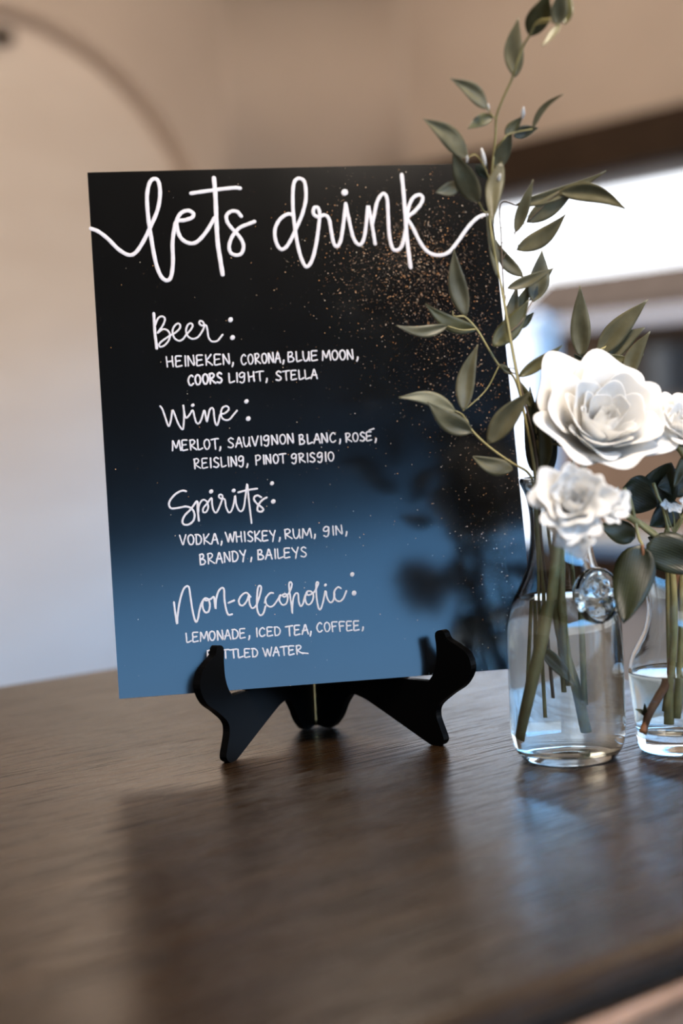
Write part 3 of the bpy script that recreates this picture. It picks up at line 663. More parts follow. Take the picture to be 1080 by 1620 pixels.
# small wall lamp cut by the picture's left edge
P_ = hit_a(4, 52, 2.4)
_d = FWD + RT * ((2 - 540) / F_PX) + UP * ((810 - 52) / F_PX); _t = (B0 + .10) / _d.dot(DB); lp = CAM + _d * _t
sconce = empty('wall_lamp', lp, 'small brown wall fixture high on the pale arched wall, cut by the left edge', 'wall lamp')
def ring(cen, ax, prof, mat, name, seg=24):
    o = lathe(name, prof, Vector((0, 0, 0)), mat, seg)
    q = Vector((0, 0, 1)).rotation_difference(ax); o.data.transform(Matrix.Translation(cen) @ q.to_matrix().to_4x4()); return o
adopt(sconce, ring(lp + DB * .04, -DB, [(0, 0), (.032, 0), (.032, .008), (.020, .014), (0, .014)], mat_roof, 'back_plate'),
      ring(lp + DB * .026, (-DB + Vector((0, 0, -.3))).normalized(), [(0, 0), (.010, .0), (.012, .02), (.026, .05), (.03, .075), (.024, .08), (0, .07)], mat_roof, 'lamp_shade'))
# lamps of the ceiling

# ------------------------------------------------------------------ outside
g = struct(boxab('ground', -14, 60, -30, 60, -.30, -.12, mat_ground))
AX = 12.0
bl_ = hit_a(849, 520, AX)[0]
zr = hit_a(960, 497, AX)[1]; ztop = hit_a(960, 430, AX + .25)[1]
house = empty('outbuilding', ab(AX + 1, bl_ - 3, -.12), 'low brown building outside the window with a shallow roof and dark window', 'building')
adopt(house, boxab('wall', AX, AX + 5, bl_ - 11, bl_, -.12, zr - .02, mat_bwall))
vs = []
for b__ in (bl_ - 11.2, bl_ + .05):
    vs += [ab(AX - .35, b__, zr - .02), ab(AX - .35, b__, zr + .06), ab(AX + .25, b__, ztop), ab(AX + 5.3, b__, zr + .05), ab(AX + 5.3, b__, zr - .02)]
adopt(house, mobj('roof', vs, [(0, 1, 2, 3, 4), (9, 8, 7, 6, 5), (0, 5, 6, 1), (1, 6, 7, 2), (2, 7, 8, 3), (3, 8, 9, 4), (4, 9, 5, 0)], mat_roof))
gz0 = hit_a(960, 519, AX - .45)[1]; gz1 = hit_a(960, 496, AX - .45)[1]
adopt(house, boxab('gutter', AX - .47, AX - .30, bl_ - 11.2, bl_ + .1, gz0, gz1, mat_gutter, .02))
wb0, wz0 = hit_a(1027, 640, AX); wb1, wz1 = hit_a(1027, 545, AX)
wf = boxab('window_frame', AX - .05, AX, wb0 - 1.5, wb0 + .08, wz0 - .08, wz1 + .10, mat_roof, .01); adopt(house, wf)
for k in range(3):
    p0 = wb0 - .08 - k * .46
    pane = boxab('pane', AX - .06, AX - .045, p0 - .34, p0, wz0 + .05, wz1 - .04, mat_dglass); pane.parent = wf
adopt(house, boxab('corner_board', AX - .03, AX + .02, bl_ - .16, bl_ + .02, -.12, zr - .03, mat_roof, .01))
adopt(house, boxab('ledge', AX - .15, AX, bl_ - 9, bl_ - .9, hit_a(1050, 655, AX)[1], hit_a(1050, 625, AX)[1], mat_dark, .01))
PA = 10.6
pb0 = hit_a(848, 600, PA)[0]; pb1 = hit_a(799, 600, PA)[0]; pz = hit_a(848, 512, PA)[1]
post = empty('porch_post', ab(PA, (pb0 + pb1) / 2, -.12), 'square white post standing outside at the left end of the brown building', 'post')
adopt(post, boxab('shaft', PA, PA + .3, pb0, pb1, -.12, pz, mat_post, .01),
      boxab('cap', PA - .03, PA + .33, pb0 - .03, pb1 + .03, pz, pz + .05, mat_post, .01))
_b, _z = hit_a(851, 511, PA - .1)
adopt(post, ring(ab(PA - .1, _b, _z - .08), Vector((0, 0, 1)), [(0, 0), (.05, .01), (.085, .05), (.095, .09), (.08, .14), (.04, .17), (0, .175)], mat_post, 'finial'))
# ------------------------------------------------------------------ sideboard
NB, FB, EA, SA = .403, 1.232, .937, -1.15   # near edge, far edge, right end, left end
side = empty('sideboard', ab((EA + SA) / 2, (NB + FB) / 2, 0), 'long dark-stained wooden sideboard carrying the sign and the flowers', 'sideboard')
prof = [(.010, 0), (.003, -.0015), (0, -.006), (0, -.010), (.004, -.013), (.004, -.016), (.0, -.019), (-.002, -.024), (.0, -.030), (.008, -.033), (.014, -.036), (.020, -.045), (.022, -.052)]
# edge moulding on all four sides: offset rings of the rectangle
vs = []; fs = []
for d, z in prof:
    vs += [ab(SA + d, NB + d, T + z), ab(EA - d, NB + d, T + z), ab(EA - d, FB - d, T + z), ab(SA + d, FB - d, T + z)]
fs.append((0, 1, 2, 3)); L_ = len(prof)
for i in range(L_ - 1):
    for k in range(4):
        a_ = i * 4 + k; b_ = i * 4 + (k + 1) % 4; fs.append((a_, b_, b_ + 4, a_ + 4))
fs.append(tuple((L_ - 1) * 4 + k for k in range(4)))
top = mobj('top', vs, fs, mat_wood)
adopt(side, top)
top.data.materials.append(None)
mat_front = wood_mat('front_wood', (.34, .18, .10), (.44, .25, .15), (.52, .31, .19), .4)
top.data.materials[1] = mat_front
for p_ in top.data.polygons:
    if p_.center.z < T - .018: p_.material_index = 1      # moulding below the groove is bare lighter wood
adopt(side, boxab('carcass', SA + .04, EA - .04, NB + .035, FB - .03, .12, T - .052, mat_front, .004))
nd = 3; wd = (EA - SA - .14) / nd
for i in range(nd):
    a = SA + .07 + i * wd
    dw = boxab('drawer', a + .006, a + wd - .006, NB + .018, NB + .037, T - .235, T - .085, mat_front, .004); adopt(side, dw)
    dr_ = boxab('door', a + .006, a + wd - .006, NB + .018, NB + .037, .16, T - .25, mat_front, .004); adopt(side, dr_)
    for par_, zz in ((dw, T - .16), (dr_, T - .42)):
        kb = ring(ab(a + wd / 2, NB + .018, zz), -DB, [(0, 0), (.006, 0), (.006, .01), (.013, .018), (.012, .026), (0, .03)], mat_brass, 'knob', 16); kb.parent = par_; kb.matrix_parent_inverse = Matrix.Identity(4)
for a in (SA + .05, EA - .12):
    for b in (NB + .045, FB - .11):
        adopt(side, boxab('leg', a, a + .07, b, b + .07, 0, .12, mat_front, .005))
# ------------------------------------------------------------------ folding plate stand
HG = Vector((-.025184, 1.089067, T)); DL = Vector((-.455451, -.890261, 0)); DR = Vector((.692385, -.721528, 0))
BL = Vector((-.149065, .993688, T + .043204)); EX = Vector((.987665, .156574, .001431)); EU = Vector((-.033560, .202755, .978654)); EN = Vector((.152942, -.966631, .205509))
BW, BH, BT = .2794, .3556, .0032
stand = empty('plate_stand', HG, 'black lacquered folding plate stand of two hinged panels holding the menu board', 'display stand')
def panel(D, sgn):
    # board plane met by the panel: solve s for a height z
    def s_at(z, off): return ((BL - HG).dot(EN) + off - z * EN.z) / D.dot(EN)
    zr_ = .0420
    sb = s_at(zr_, -BT - .0012)
    ctl = [(.0, .001), (.014, .0006), (.024, .009), (.030, .019), (.037, .0262), (.046, .0258), (.060, .021), (.105, .0022), (.111, .0002), (.1175, .0002), (.1222, .0045), (.1195, .012), (.1165, .020), (.1185, .027),
           (.130, .0355), (.142, .0430), (.1485, .0535), (.1455, .0630), (.1370, .0680), (.1290, .0715), (.1262, .0760), (.1225, .0768), (.1185, .0742), (.1190, .066), (.1185, .056), (.1155, .0480), (.1110, .0424)]
    P = [Vector((s, z, 0)) for s, z in ctl]
    out = spline(P, 4)
    P2 = [Vector((sb + .003, zr_, 0)), Vector((sb, zr_ + .001, 0))]
    for z in (.06, .08, .10, .12, .135): P2.append(Vector((s_at(z, -BT - .0012), z, 0)))
    s6 = s_at(.135, -BT - .0012)
    P2 += [Vector((s6 - .006, .142, 0)), Vector((s6 - .018, .140, 0)), Vector((.030, .110, 0)), Vector((.010, .090, 0)), Vector((0, .085, 0))]
    out += P2
    th = .0052; nrm = Vector((-D.y, D.x, 0)) * sgn      # outward side
    bm = bmesh.new()
    f0 = [bm.verts.new(HG + D * q.x + Vector((0, 0, q.y))) for q in out]
    f1 = [bm.verts.new(HG + D * q.x + Vector((0, 0, q.y)) + nrm * th) for q in out]
    F0 = bm.faces.new(f0); F1 = bm.faces.new(f1[::-1])
    for i in range(len(f0)):
        j = (i + 1) % len(f0); bm.faces.new((f0[i], f1[i], f1[j], f0[j]))
    bmesh.ops.recalc_face_normals(bm, faces=bm.faces)
    me = bpy.data.meshes.new('panel'); bm.to_mesh(me); bm.free(); me.materials.append(mat_black)
    o = link(bpy.data.objects.new('panel', me))
    b = o.modifiers.new('round', 'BEVEL'); b.width = .0009; b.segments = 3; b.limit_method = 'ANGLE'; b.angle_limit = math.radians(50)
    return o
adopt(stand, panel(DL, -1), panel(DR, 1))
hv, hf = tube_geo([HG + Vector((0.0, -.0016, .001 + .084 * k / 20)) for k in range(21)], [.0008 + (.0002 if k % 2 else 0) for k in range(21)], 12)
adopt(stand, mobj('hinge', hv, hf, mat_brass, None, True))
# ------------------------------------------------------------------ menu board with hand lettering
bme = bpy.data.meshes.new('menu_board')
bv = [(0, 0, 0), (BW, 0, 0), (BW, 0, BH), (0, 0, BH), (0, BT, 0), (BW, BT, 0), (BW, BT, BH), (0, BT, BH)]
bme.from_pydata(bv, [], [(0, 1, 2, 3), (5, 4, 7, 6), (4, 0, 3, 7), (1, 5, 6, 2), (3, 2, 6, 7), (4, 5, 1, 0)])
bme.materials.append(mat_board); bme.materials.append(mat_edge)
for i, p_ in enumerate(bme.polygons): p_.material_index = 0 if i < 2 else 1
board = link(bpy.data.objects.new('menu_board', bme))
MB = Matrix((EX, -EN, EU)).transposed().to_4x4(); MB.translation = BL; board.matrix_world = MB
tag(board, 'black glossy drinks menu board with white handwriting and gold dust, leaning on the stand', 'menu sign')
lz = 0
for label, strokes in LETTERING:
    vs = []; fs = []
    for r, pts in strokes:
        r = r * 1e-5 * (1.05 if r > 110 else 1.0); pts = [Vector((u * 1e-4, 0, v * 1e-4)) for u, v in pts]
        P = spline(pts, 5); n = len(P)
        if n < 2: continue
        # rounded ends
        d0 = (P[0] - P[1]).normalized(); d1 = (P[-1] - P[-2]).normalized()
        path = [(P[0] + d0 * r * .95, .30), (P[0] + d0 * r * .6, .80)] + [(q, 1 + .05 * math.sin(i * 1.7)) for i, q in enumerate(P)] + [(P[-1] + d1 * r * .6, .80), (P[-1] + d1 * r * .95, .30)]
        m_ = len(path); base = len(vs); lz += 1; off = .00004 + (lz % 9) * .000012
        for i, (q, s) in enumerate(path):
            d = (path[min(i + 1, m_ - 1)][0] - path[max(i - 1, 0)][0]).normalized(); nn = Vector((d.z, 0, -d.x)) * r * s
            y0, y1, y2 = -off * .2, -off - .00010, -off - .00016
            vs += [q + nn + Vector((0, y0, 0)), q + nn * .8 + Vector((0, y1, 0)), q + Vector((0, y2, 0)), q - nn * .8 + Vector((0, y1, 0)), q - nn + Vector((0, y0, 0))]
        for i in range(m_ - 1):
            for k in range(4):
                a_ = base + i * 5 + k; fs.append((a_, a_ + 5, a_ + 6, a_ + 1))
        fs.append(tuple(base + k for k in range(5))); fs.append(tuple(base + (m_ - 1) * 5 + k for k in range(5))[::-1])
    lo = rawobj('lettering', vs, fs, mat_chalk, board); lo['label'] = label
# ------------------------------------------------------------------ carafe and vase
C1 = Vector((.13405, .95426, T)); C2 = Vector((.20432, .96053, T))
def vessel(name, cen, outer, wall, zin, label, cat):
    root = empty(name, cen, label, cat)
    O = [(p_.x, p_.y) for p_ in spline([Vector((r, z, 0)) for r, z in outer], 4)]
    # inner wall: offset of the outer profile above zin, closed by a domed floor
    I = []
    for i, (r, z) in enumerate(O):
        if z < zin: continue
        j0 = max(i - 1, 0); j1 = min(i + 1, len(O) - 1); dr = O[j1][0] - O[j0][0]; dz = O[j1][1] - O[j0][1]; l_ = math.hypot(dr, dz) or 1
        ri = r - wall * dz / l_; zi = z + wall * dr / l_
        if i == len(O) - 1: ri, zi = r - wall * .5, z + .0002
        I.append((max(ri, .002), zi))
    r0 = I[0][0]
    floor_ = [(0, zin + .004), (r0 * .5, zin + .0025), (r0 * .85, zin + .0003)]
    prof = [(0, .003), (O[0][0] * .6, .0022)] + O + I[::-1] + floor_[::-1]
    g_ = lathe('glass_body', prof, cen, mat_glass, 96); adopt(root, g_)
    return root, I, floor_
o1 = [(.0270, .0004), (.0295, .0015), (.0335, .0075), (.0354, .0160), (.0357, .030), (.0356, .060), (.0354, .078), (.0345, .088), (.0310, .0985), (.0255, .110), (.0212, .121), (.0190, .133), (.0183, .145), (.0188, .155), (.0206, .164), (.0228, .1695), (.0238, .1718), (.0237, .1738), (.0225, .1746)]
caraf, I1, F1 = vessel('carafe', C1, o1, .0021, .006, 'taller clear glass carafe with a round embossed seal, right of the board', 'carafe')
o2 = [(.0210, .0004), (.0245, .0015), (.0262, .006), (.0266, .012), (.0272, .020), (.0290, .036), (.0300, .048), (.0298, .054), (.0280, .0605), (.0240, .068), (.0200, .076), (.0178, .085), (.0174, .094), (.0188, .104), (.0212, .112), (.0232, .1175), (.0238, .1195), (.0235, .1210), (.0224, .1216)]
vase, I2, F2 = vessel('bud_vase', C2, o2, .0019, .013, 'short clear glass vase at the right edge beside the taller carafe', 'vase')
def water(cen, I, fl, level, label):
    W = [(0, fl[0][1] - .0003), (fl[1][0], fl[1][1] - .0003), (fl[2][0], fl[2][1] - .0003)]
    W += [(r + .0003, z) for r, z in I if z < level]; rl = W[-1][0]
    W += [(rl - .0002, level), (rl - .0012, level - .0006), (rl - .004, level - .0008), (0, level - .0008)]
    o = lathe('water', W, cen, mat_water, 96); tag(o, label, 'water'); return o
water(C1, I1, F1, .1015, 'clear water filling the taller carafe up to its shoulder')
water(C2, I2, F2, .0505, 'clear water filling the lower half of the short vase')
# embossed seal on the carafe shoulder
ang = math.radians(33); md = Vector((math.sin(ang), -math.cos(ang), .10)).normalized()
mc_ = C1 + Vector((math.sin(ang) * .0315, -math.cos(ang) * .0315, .1035))
ms = Vector((math.cos(ang), math.sin(ang), 0)); mu_ = md.cross(ms) * 1.0
if mu_.z < 0: mu_ = -mu_
def seal_h(x, y):      # x, y in -1..1; a ring, a shield with a crowned head shape in relief
    r = math.hypot(x, y); h_ = 0
    h_ += .0022 * math.exp(-((r - .88) / .085) ** 2)
    if r < .78:
        h_ += .0013 * math.exp(-(x / .34) ** 2 - ((y + .05) / .42) ** 2)
        h_ += .0008 * math.cos(x * 11) * math.exp(-((y - .42) / .18) ** 2 - (x / .45) ** 2)
        h_ += .0006 * math.cos(6 * math.atan2(y, x)) * math.exp(-((r - .6) / .1) ** 2)
        h_ -= .0007 * math.exp(-((abs(x) - .14) / .07) ** 2 - ((y - .05) / .07) ** 2)
        h_ -= .0006 * math.exp(-(x / .16) ** 2 - ((y + .28) / .05) ** 2)
    return h_
NR, NS = 26, 64; RS = .0172
vs = [mc_ + md * (.0012 + seal_h(0, 0))]; fs = []
for i in range(1, NR + 1):
    for k in range(NS):
        a = 2 * math.pi * k / NS; x = i / NR * math.cos(a); y = i / NR * math.sin(a)
        hh = .0012 + seal_h(x, y) if i < NR else -.0005
        vs.append(mc_ + ms * x * RS + mu_ * y * RS + md * hh)
for k in range(NS): vs.append(mc_ + ms * math.cos(2 * math.pi * k / NS) * RS * .9 + mu_ * math.sin(2 * math.pi * k / NS) * RS * .9 - md * .0035)
vs.append(mc_ - md * .0035)
for k in range(NS):
    k2 = (k + 1) % NS; fs.append((0, 1 + k, 1 + k2))
    for i in range(NR):
        a_ = 1 + i * NS + k; b_ = 1 + i * NS + k2; fs.append((a_, a_ + NS, b_ + NS, b_))
    fs.append((len(vs) - 1, 1 + NR * NS + k2, 1 + NR * NS + k))
seal = mobj('seal', vs, fs, mat_glass, None, True); adopt(caraf, seal); seal['label'] = 'round glass seal embossed with a crowned crest'
# ------------------------------------------------------------------ plants
def leaf_obj(base, tip, width, mat, curve=0.0, fold=.25, tilt=0.0, sag=0.0, blunt=0.0, name='leaf'):
    ax = tip - base; L = ax.length; d = ax / L
    view = (CAM - (base + tip) / 2).normalized()
    sd = d.cross(view)
    if sd.length < .05: sd = d.cross(Vector((0, 0, 1)))
    sd.normalize(); nm = sd.cross(d).normalized()
    R_ = Matrix.Rotation(tilt, 3, d); sd = R_ @ sd; nm = R_ @ nm
    width = width / max(.45, math.cos(tilt))
    vs = []; fs = []; uvs = []; n = 14; m_ = 6
    for i in range(n + 1):
        t = i / n
        wv = (math.sin(math.pi * min(1, t ** (.78 - .1 * blunt))) ** (1.0 - .25 * blunt)) * (1 - .25 * t * (1 - blunt)) * 1.06
        if t > .8 and blunt < .5: wv *= 1 - ((t - .8) / .2) * .25
        c = base + ax * t + sd * (curve * L * math.sin(math.pi * t)) + nm * (sag * L * math.sin(math.pi * t))
        hw = width / 2 * wv + .0002
        for j in range(m_ + 1):
            s = j / m_ * 2 - 1
            vs.append(c + sd * (s * hw) + nm * (-fold * hw * (1 - abs(s)) + .12 * hw * math.sin(5 * t + 3 * s + L * 500)))
            uvs.append((s * wv, t))
    for i in range(n):
        for j in range(m_):
            a_ = i * (m_ + 1) + j; fs.append((a_, a_ + 1, a_ + m_ + 2, a_ + m_ + 1))
    o = rawobj(name, vs, fs, mat)
    ul = o.data.uv_layers.new(name='UVMap')
    for lp_ in o.data.loops: ul.data[lp_.index].uv = uvs[lp_.vertex_index]
    so = o.modifiers.new('thick', 'SOLIDIFY'); so.thickness = .0003
    return o
def px2m(Y): return Y / F_PX * 1.0
def sprig(name, label, cat, stem_pts, leaves, r0=.0012, r1=.0006, group=None, smat=None, twigs=()):
    pts = [at(*q) for q in stem_pts]
    root = empty(name, pts[0], label, cat, 'greenery stems in the two glass vessels')
    adopt(root, tube('stem', pts, r0, r1, smat or mat_stem, n=6))
    for tw in twigs:
        adopt(root, tube('twig', [at(*q) for q in tw[0]], tw[1], tw[1] * .7, tw[2] if len(tw) > 2 else (smat or mat_stem), sides=6, n=5))
    for lf in leaves:
        b, t_, w_, mt = lf[:4]; kw = lf[4] if len(lf) > 4 else {}
        adopt(root, leaf_obj(at(*b), at(*t_), w_ * b[2] / F_PX, mt, **kw))
    return root
O, PL, DK, MD = leaf_olive, leaf_pale, leaf_dark, leaf_mid
Y = .955
def water_stem(x0, x1, y1):  # inside the carafe down to its floor
    return [(x1, y1, .957), (x0 * .5 + x1 * .5, 1020, .953), (x0, 850, .950)]
# tall sprig along the right side of the board
s1 = sprig('leafy_sprig', 'tallest leafy sprig, rising from the carafe past the board to the top edge', 'greenery',
    [(872, 1130, .960), (862, 960, .957), (852, 850, .952), (848, 770, .948), (842, 720, .945), (826, 640, .945), (811, 560, .945), (799, 490, .945), (790, 440, .945), (784, 412, .945), (778, 377, .94), (774, 335, .94), (777, 281, .93), (783, 222, .925), (785, 185, .92), (794, 159, .915), (809, 126, .91), (815, 108, .905), (827, 74, .90), (838, 55, .895), (850, 34, .89), (872, 30, .885)],
    [((815, 122, .91), (820, 28, .90), 30, O, dict(tilt=.5, curve=-.06)), ((838, 58, .895), (869, -12, .88), 36, MD, dict(tilt=.2)),
     ((880, 40, .885), (892, -20, .875), 26, O, dict(tilt=.3)), ((893, 38, .885), (901, -12, .89), 20, MD, dict(tilt=-.3)), ((886, 38, .885), (857, 73, .88), 10, PL, dict(tilt=.6)),
     ((771, 172, .91), (713, 124, .90), 25, O, dict(curve=.08, tilt=.3)), ((779, 184, .92), (740, 204, .91), 19, MD, dict(curve=.05)),
     ((740, 250, .92), (670, 188, .90), 32, O, dict(curve=.06, tilt=.3)), ((757, 321, .935), (716, 238, .915), 36, O, dict(curve=-.03)),
     ((728, 293, .93), (689, 304, .93), 21, PL, dict(curve=-.03)), ((812, 216, .92), (851, 203, .92), 20, DK, dict(curve=-.05)),
     ((841, 206, .92), (891, 149, .91), 9, O, dict(curve=-.13)), ((799, 213, .92), (826, 185, .92), 17, MD, {}),
     ((786, 268, .93), (809, 205, .92), 24, O, dict(tilt=.4)), ((793, 256, .92), (779, 354, .91), 27, O, dict(curve=.05)),
     ((788, 440, .945), (769, 335, .94), 12, O, dict(tilt=.5)), ((752, 262, .925), (775, 285, .93), 14, DK, {})],
    .0009, .0007, smat=mat_stem,
    twigs=(([(784, 188, .92), (776, 180, .918), (771, 170, .912)], .0005), ([(784, 235, .925), (795, 222, .92), (806, 212, .92), (842, 204, .92)], .0005),
           ([(776, 290, .93), (765, 262, .925), (752, 245, .92), (740, 249, .92)], .0005), ([(774, 335, .94), (766, 335, .94), (757, 320, .935)], .0006),
           ([(838, 55, .895), (846, 40, .89), (868, 35, .885), (884, 40, .885)], .0004)))
for (x, y), (x2, y2), wd_ in (((771, 176), (772, 164), .0022), ((768, 262), (761, 234), .0024), ((738, 257), (739, 246), .0018), ((826, 188), (828, 169), .0024), ((786, 290), (791, 275), .0022)):
    b_ = at(x, y, .92); t__ = at(x2, y2, .915); P = [b_.lerp(t__, k / 6) for k in range(7)]
    v_, f_ = tube_geo(P, [wd_ * .5 * max(.15, math.sin(math.pi * (.12 + .8 * k / 6))) for k in range(7)], 8)
    adopt(s1, mobj('bud', v_, f_, mat_petal, None, True))
s2 = sprig('leafy_sprig', 'leafy sprig with thin dark stem crossing the bright window beside the board', 'greenery',
    [(880, 1100, .955), (868, 960, .953), (856, 850, .953), (852, 765, .950), (845, 700, .950), (832, 645, .950), (819, 593, .95), (807, 528, .95), (798.5, 478, .95), (794, 418, .95), (792.5, 374, .95), (790, 330, .95), (797, 318, .95), (815, 324, .95)],
    [((815, 324, .95), (959, 270, .94), 19, O, dict(curve=.05)), ((833, 352, .95), (914, 288, .945), 31, O, dict(curve=.03, tilt=.2)), ((884, 303, .945), (991, 332, .93), 30, O, dict(curve=-.10)),
     ((815, 368, .95), (843, 284, .94), 19, O, {}), ((817, 396, .95), (895, 338, .94), 29, O, dict(curve=.08)), ((827, 438, .95), (784, 379, .95), 21, O, dict(curve=-.10)),
     ((802, 456, .95), (876, 424, .95), 18, O, dict(curve=.03)), ((843, 478, .955), (857, 395, .955), 33, O, dict(tilt=.2, curve=.05)), ((780, 548, .95), (836, 474, .95), 34, MD, dict(curve=.05)),
     ((803, 520, .955), (818, 452, .955), 20, O, {}), ((812, 515, .957), (838, 448, .957), 22, MD, {}), ((820, 520, .955), (844, 494, .955), 13, DK, {}),
     ((820, 596, .95), (890, 546, .95), 19, MD, dict(curve=.02)), ((840, 644, .95), (817, 598, .95), 15, MD, {}), ((808, 590, .95), (790, 577, .95), 9, MD, {}), ((838, 476, .955), (875, 424, .96), 9, DK, {})],
    .0009, .0004, smat=mat_stemd,
    twigs=(([(794, 365, .95), (803, 370, .95), (815, 368, .95)], .00035), ([(793, 385, .95), (800, 381, .95), (810, 376, .95), (820, 360, .95), (833, 352, .95)], .00035), ([(792, 360, .95), (806, 361, .95), (817, 374, .95), (819, 392, .95)], .0003),
           ([(795, 410, .95), (803, 397, .95), (818, 395, .95)], .00035), ([(799, 478, .95), (801, 460, .95), (803, 456, .95)], .0003), ([(806, 526, .95), (822, 512, .95), (832, 495, .952), (843, 476, .955)], .0005), ([(833, 352, .95), (860, 325, .948), (884, 303, .945)], .0004),
           ([(787, 392, .95), (793, 394, .95)], .0003), ([(819, 593, .95), (808, 588, .95), (806, 582, .95), (816, 584, .95)], .0004)))
s3 = sprig('leafy_sprig', 'upper of the two leafy branches reaching left across the board', 'greenery',
    [(862, 1060, .965), (858, 930, .962), (852, 850, .956), (847, 765, .955), (838, 700, .955), (826, 640, .955), (812, 596, .955), (789.6, 578.5, .955), (772, 551, .955), (754, 521, .955), (735, 501.5, .955), (722, 501, .955)],
    [((736, 501, .955), (718, 394, .95), 29, O, dict(curve=-.04)), ((754, 522, .955), (673, 481, .945), 25, MD, dict(curve=-.10)), ((708, 516, .95), (627, 515, .94), 18, O, dict(curve=-.10)),
     ((732, 651, .95), (756, 545, .95), 29, O, dict(curve=-.06)), ((790, 577, .955), (812, 594, .955), 10, MD, {})],
    .0009, .0006, smat=mat_stem, twigs=(([(752, 521, .955), (730, 522, .952), (708, 516, .95)], .0005), ([(789, 579, .955), (770, 615, .955), (745, 640, .952), (732, 650, .95)], .0004), ([(735, 501, .955), (718, 500, .953), (716, 492, .953)], .0004)))
s4 = sprig('leafy_sprig', 'lower of the two leafy branches reaching left across the board', 'greenery',
    [(850, 1100, .960), (852, 960, .957), (850, 850, .950), (846, 775, .945), (835, 748, .942), (812, 734, .94), (784, 715, .94), (762, 697, .94), (745, 679, .94), (738, 665, .94)],
    [((720, 650, .94), (631, 629, .93), 23, PL, dict(curve=.10)), ((746, 684, .94), (676, 636, .93), 34, O, dict(curve=-.06)), ((771, 702, .94), (841, 618, .93), 36, O, dict(curve=-.03)),
     ((811, 742, .94), (748, 722, .935), 27, O, dict(curve=-.08, blunt=.5))],
    .0009, .0006, smat=mat_stem, twigs=(([(738, 665, .94), (730, 655, .94), (720, 650, .94)], .0005),))
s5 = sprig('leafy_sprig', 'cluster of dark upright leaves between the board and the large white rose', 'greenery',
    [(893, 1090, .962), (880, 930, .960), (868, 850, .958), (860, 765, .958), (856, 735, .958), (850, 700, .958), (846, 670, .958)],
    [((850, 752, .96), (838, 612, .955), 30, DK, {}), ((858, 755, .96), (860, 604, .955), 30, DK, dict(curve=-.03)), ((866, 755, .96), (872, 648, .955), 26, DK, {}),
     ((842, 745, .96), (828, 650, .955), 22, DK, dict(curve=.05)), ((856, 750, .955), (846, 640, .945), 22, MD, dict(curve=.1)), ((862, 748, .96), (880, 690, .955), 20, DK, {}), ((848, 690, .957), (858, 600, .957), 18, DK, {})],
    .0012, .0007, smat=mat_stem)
s6 = sprig('leafy_sprig', 'pale-tipped leaf cluster standing behind the large white rose', 'greenery',
    [(915, 1110, .965), (908, 930, .963), (900, 850, .962), (900, 765, .965), (918, 680, .985), (930, 600, .985), (944, 560, .985), (960, 548, .985)],
    [((919, 566, .985), (917, 452, .975), 32, O, {}), ((944, 562, .985), (1024, 474, .975), 35, O, dict(curve=-.02)), ((955, 572, .985), (1020, 518, .98), 30, O, dict(curve=-.06)),
     ((990, 600, .98), (1028, 524, .975), 26, O, dict(curve=-.06)), ((922, 578, .985), (1000, 566, .98), 26, MD, {}), ((935, 590, .985), (908, 560, .98), 18, DK, {}), ((962, 600, .985), (1018, 560, .98), 30, MD, {})],
    .0014, .0008, smat=mat_stem)
# foliage at the right: broad dark rose leaves on the vase's stem
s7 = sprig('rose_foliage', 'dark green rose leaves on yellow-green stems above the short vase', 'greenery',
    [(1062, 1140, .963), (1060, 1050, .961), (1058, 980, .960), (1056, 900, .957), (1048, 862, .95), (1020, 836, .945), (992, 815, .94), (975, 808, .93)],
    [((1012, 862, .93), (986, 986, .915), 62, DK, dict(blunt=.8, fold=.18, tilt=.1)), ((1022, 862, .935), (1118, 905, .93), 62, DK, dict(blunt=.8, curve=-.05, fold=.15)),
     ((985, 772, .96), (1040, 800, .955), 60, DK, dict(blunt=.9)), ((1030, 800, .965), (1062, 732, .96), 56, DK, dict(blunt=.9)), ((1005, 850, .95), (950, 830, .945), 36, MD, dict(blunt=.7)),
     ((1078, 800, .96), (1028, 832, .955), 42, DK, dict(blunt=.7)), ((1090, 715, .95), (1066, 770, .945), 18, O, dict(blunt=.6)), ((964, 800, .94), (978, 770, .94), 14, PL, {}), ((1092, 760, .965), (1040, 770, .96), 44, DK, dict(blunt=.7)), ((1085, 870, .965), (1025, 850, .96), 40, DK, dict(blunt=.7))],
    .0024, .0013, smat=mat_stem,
    twigs=(([(986, 772, .94), (996, 790, .94), (1003, 818, .942), (1010, 850, .94), (1016, 862, .935)], .0014), ([(1033, 764, .95), (1040, 785, .95), (1047, 800, .95), (1060, 850, .955)], .0012),
           ([(1016, 862, .93), (1017, 880, .93), (1018, 905, .935)], .0012, mat_red), ([(1066, 838, .955), (1090, 800, .955), (1110, 760, .95)], .0013), ([(1056, 830, .955), (1052, 855, .955), (1058, 900, .957)], .0014)))
for k, (x, y, s_) in enumerate(((1052, 798, 9), (1062, 803, 10), (1072, 804, 9), (1082, 792, 8))):
    f_ = empty('tiny_blossom', at(x, y, .945), ('leftmost', 'second from the left', 'third from the left', 'rightmost')[k] + ' of the four tiny white blossoms among the dark rose leaves', 'flower', 'tiny white blossoms among the dark leaves')
    for j in range(4):
        a = j * 1.571 + k; c_ = at(x, y, .945)
        adopt(f_, leaf_obj(c_, c_ + (RT * math.cos(a) + UP * math.sin(a)) * .0032 - FWD * .001, .0026, mat_petal, name='petal', blunt=.8))
    adopt(f_, tube('stem', [at(x, y, .946), at(x + 4, y + 20, .952), at(1066, 845, .955)], .0004, .0005, mat_stem, n=4, sides=6))
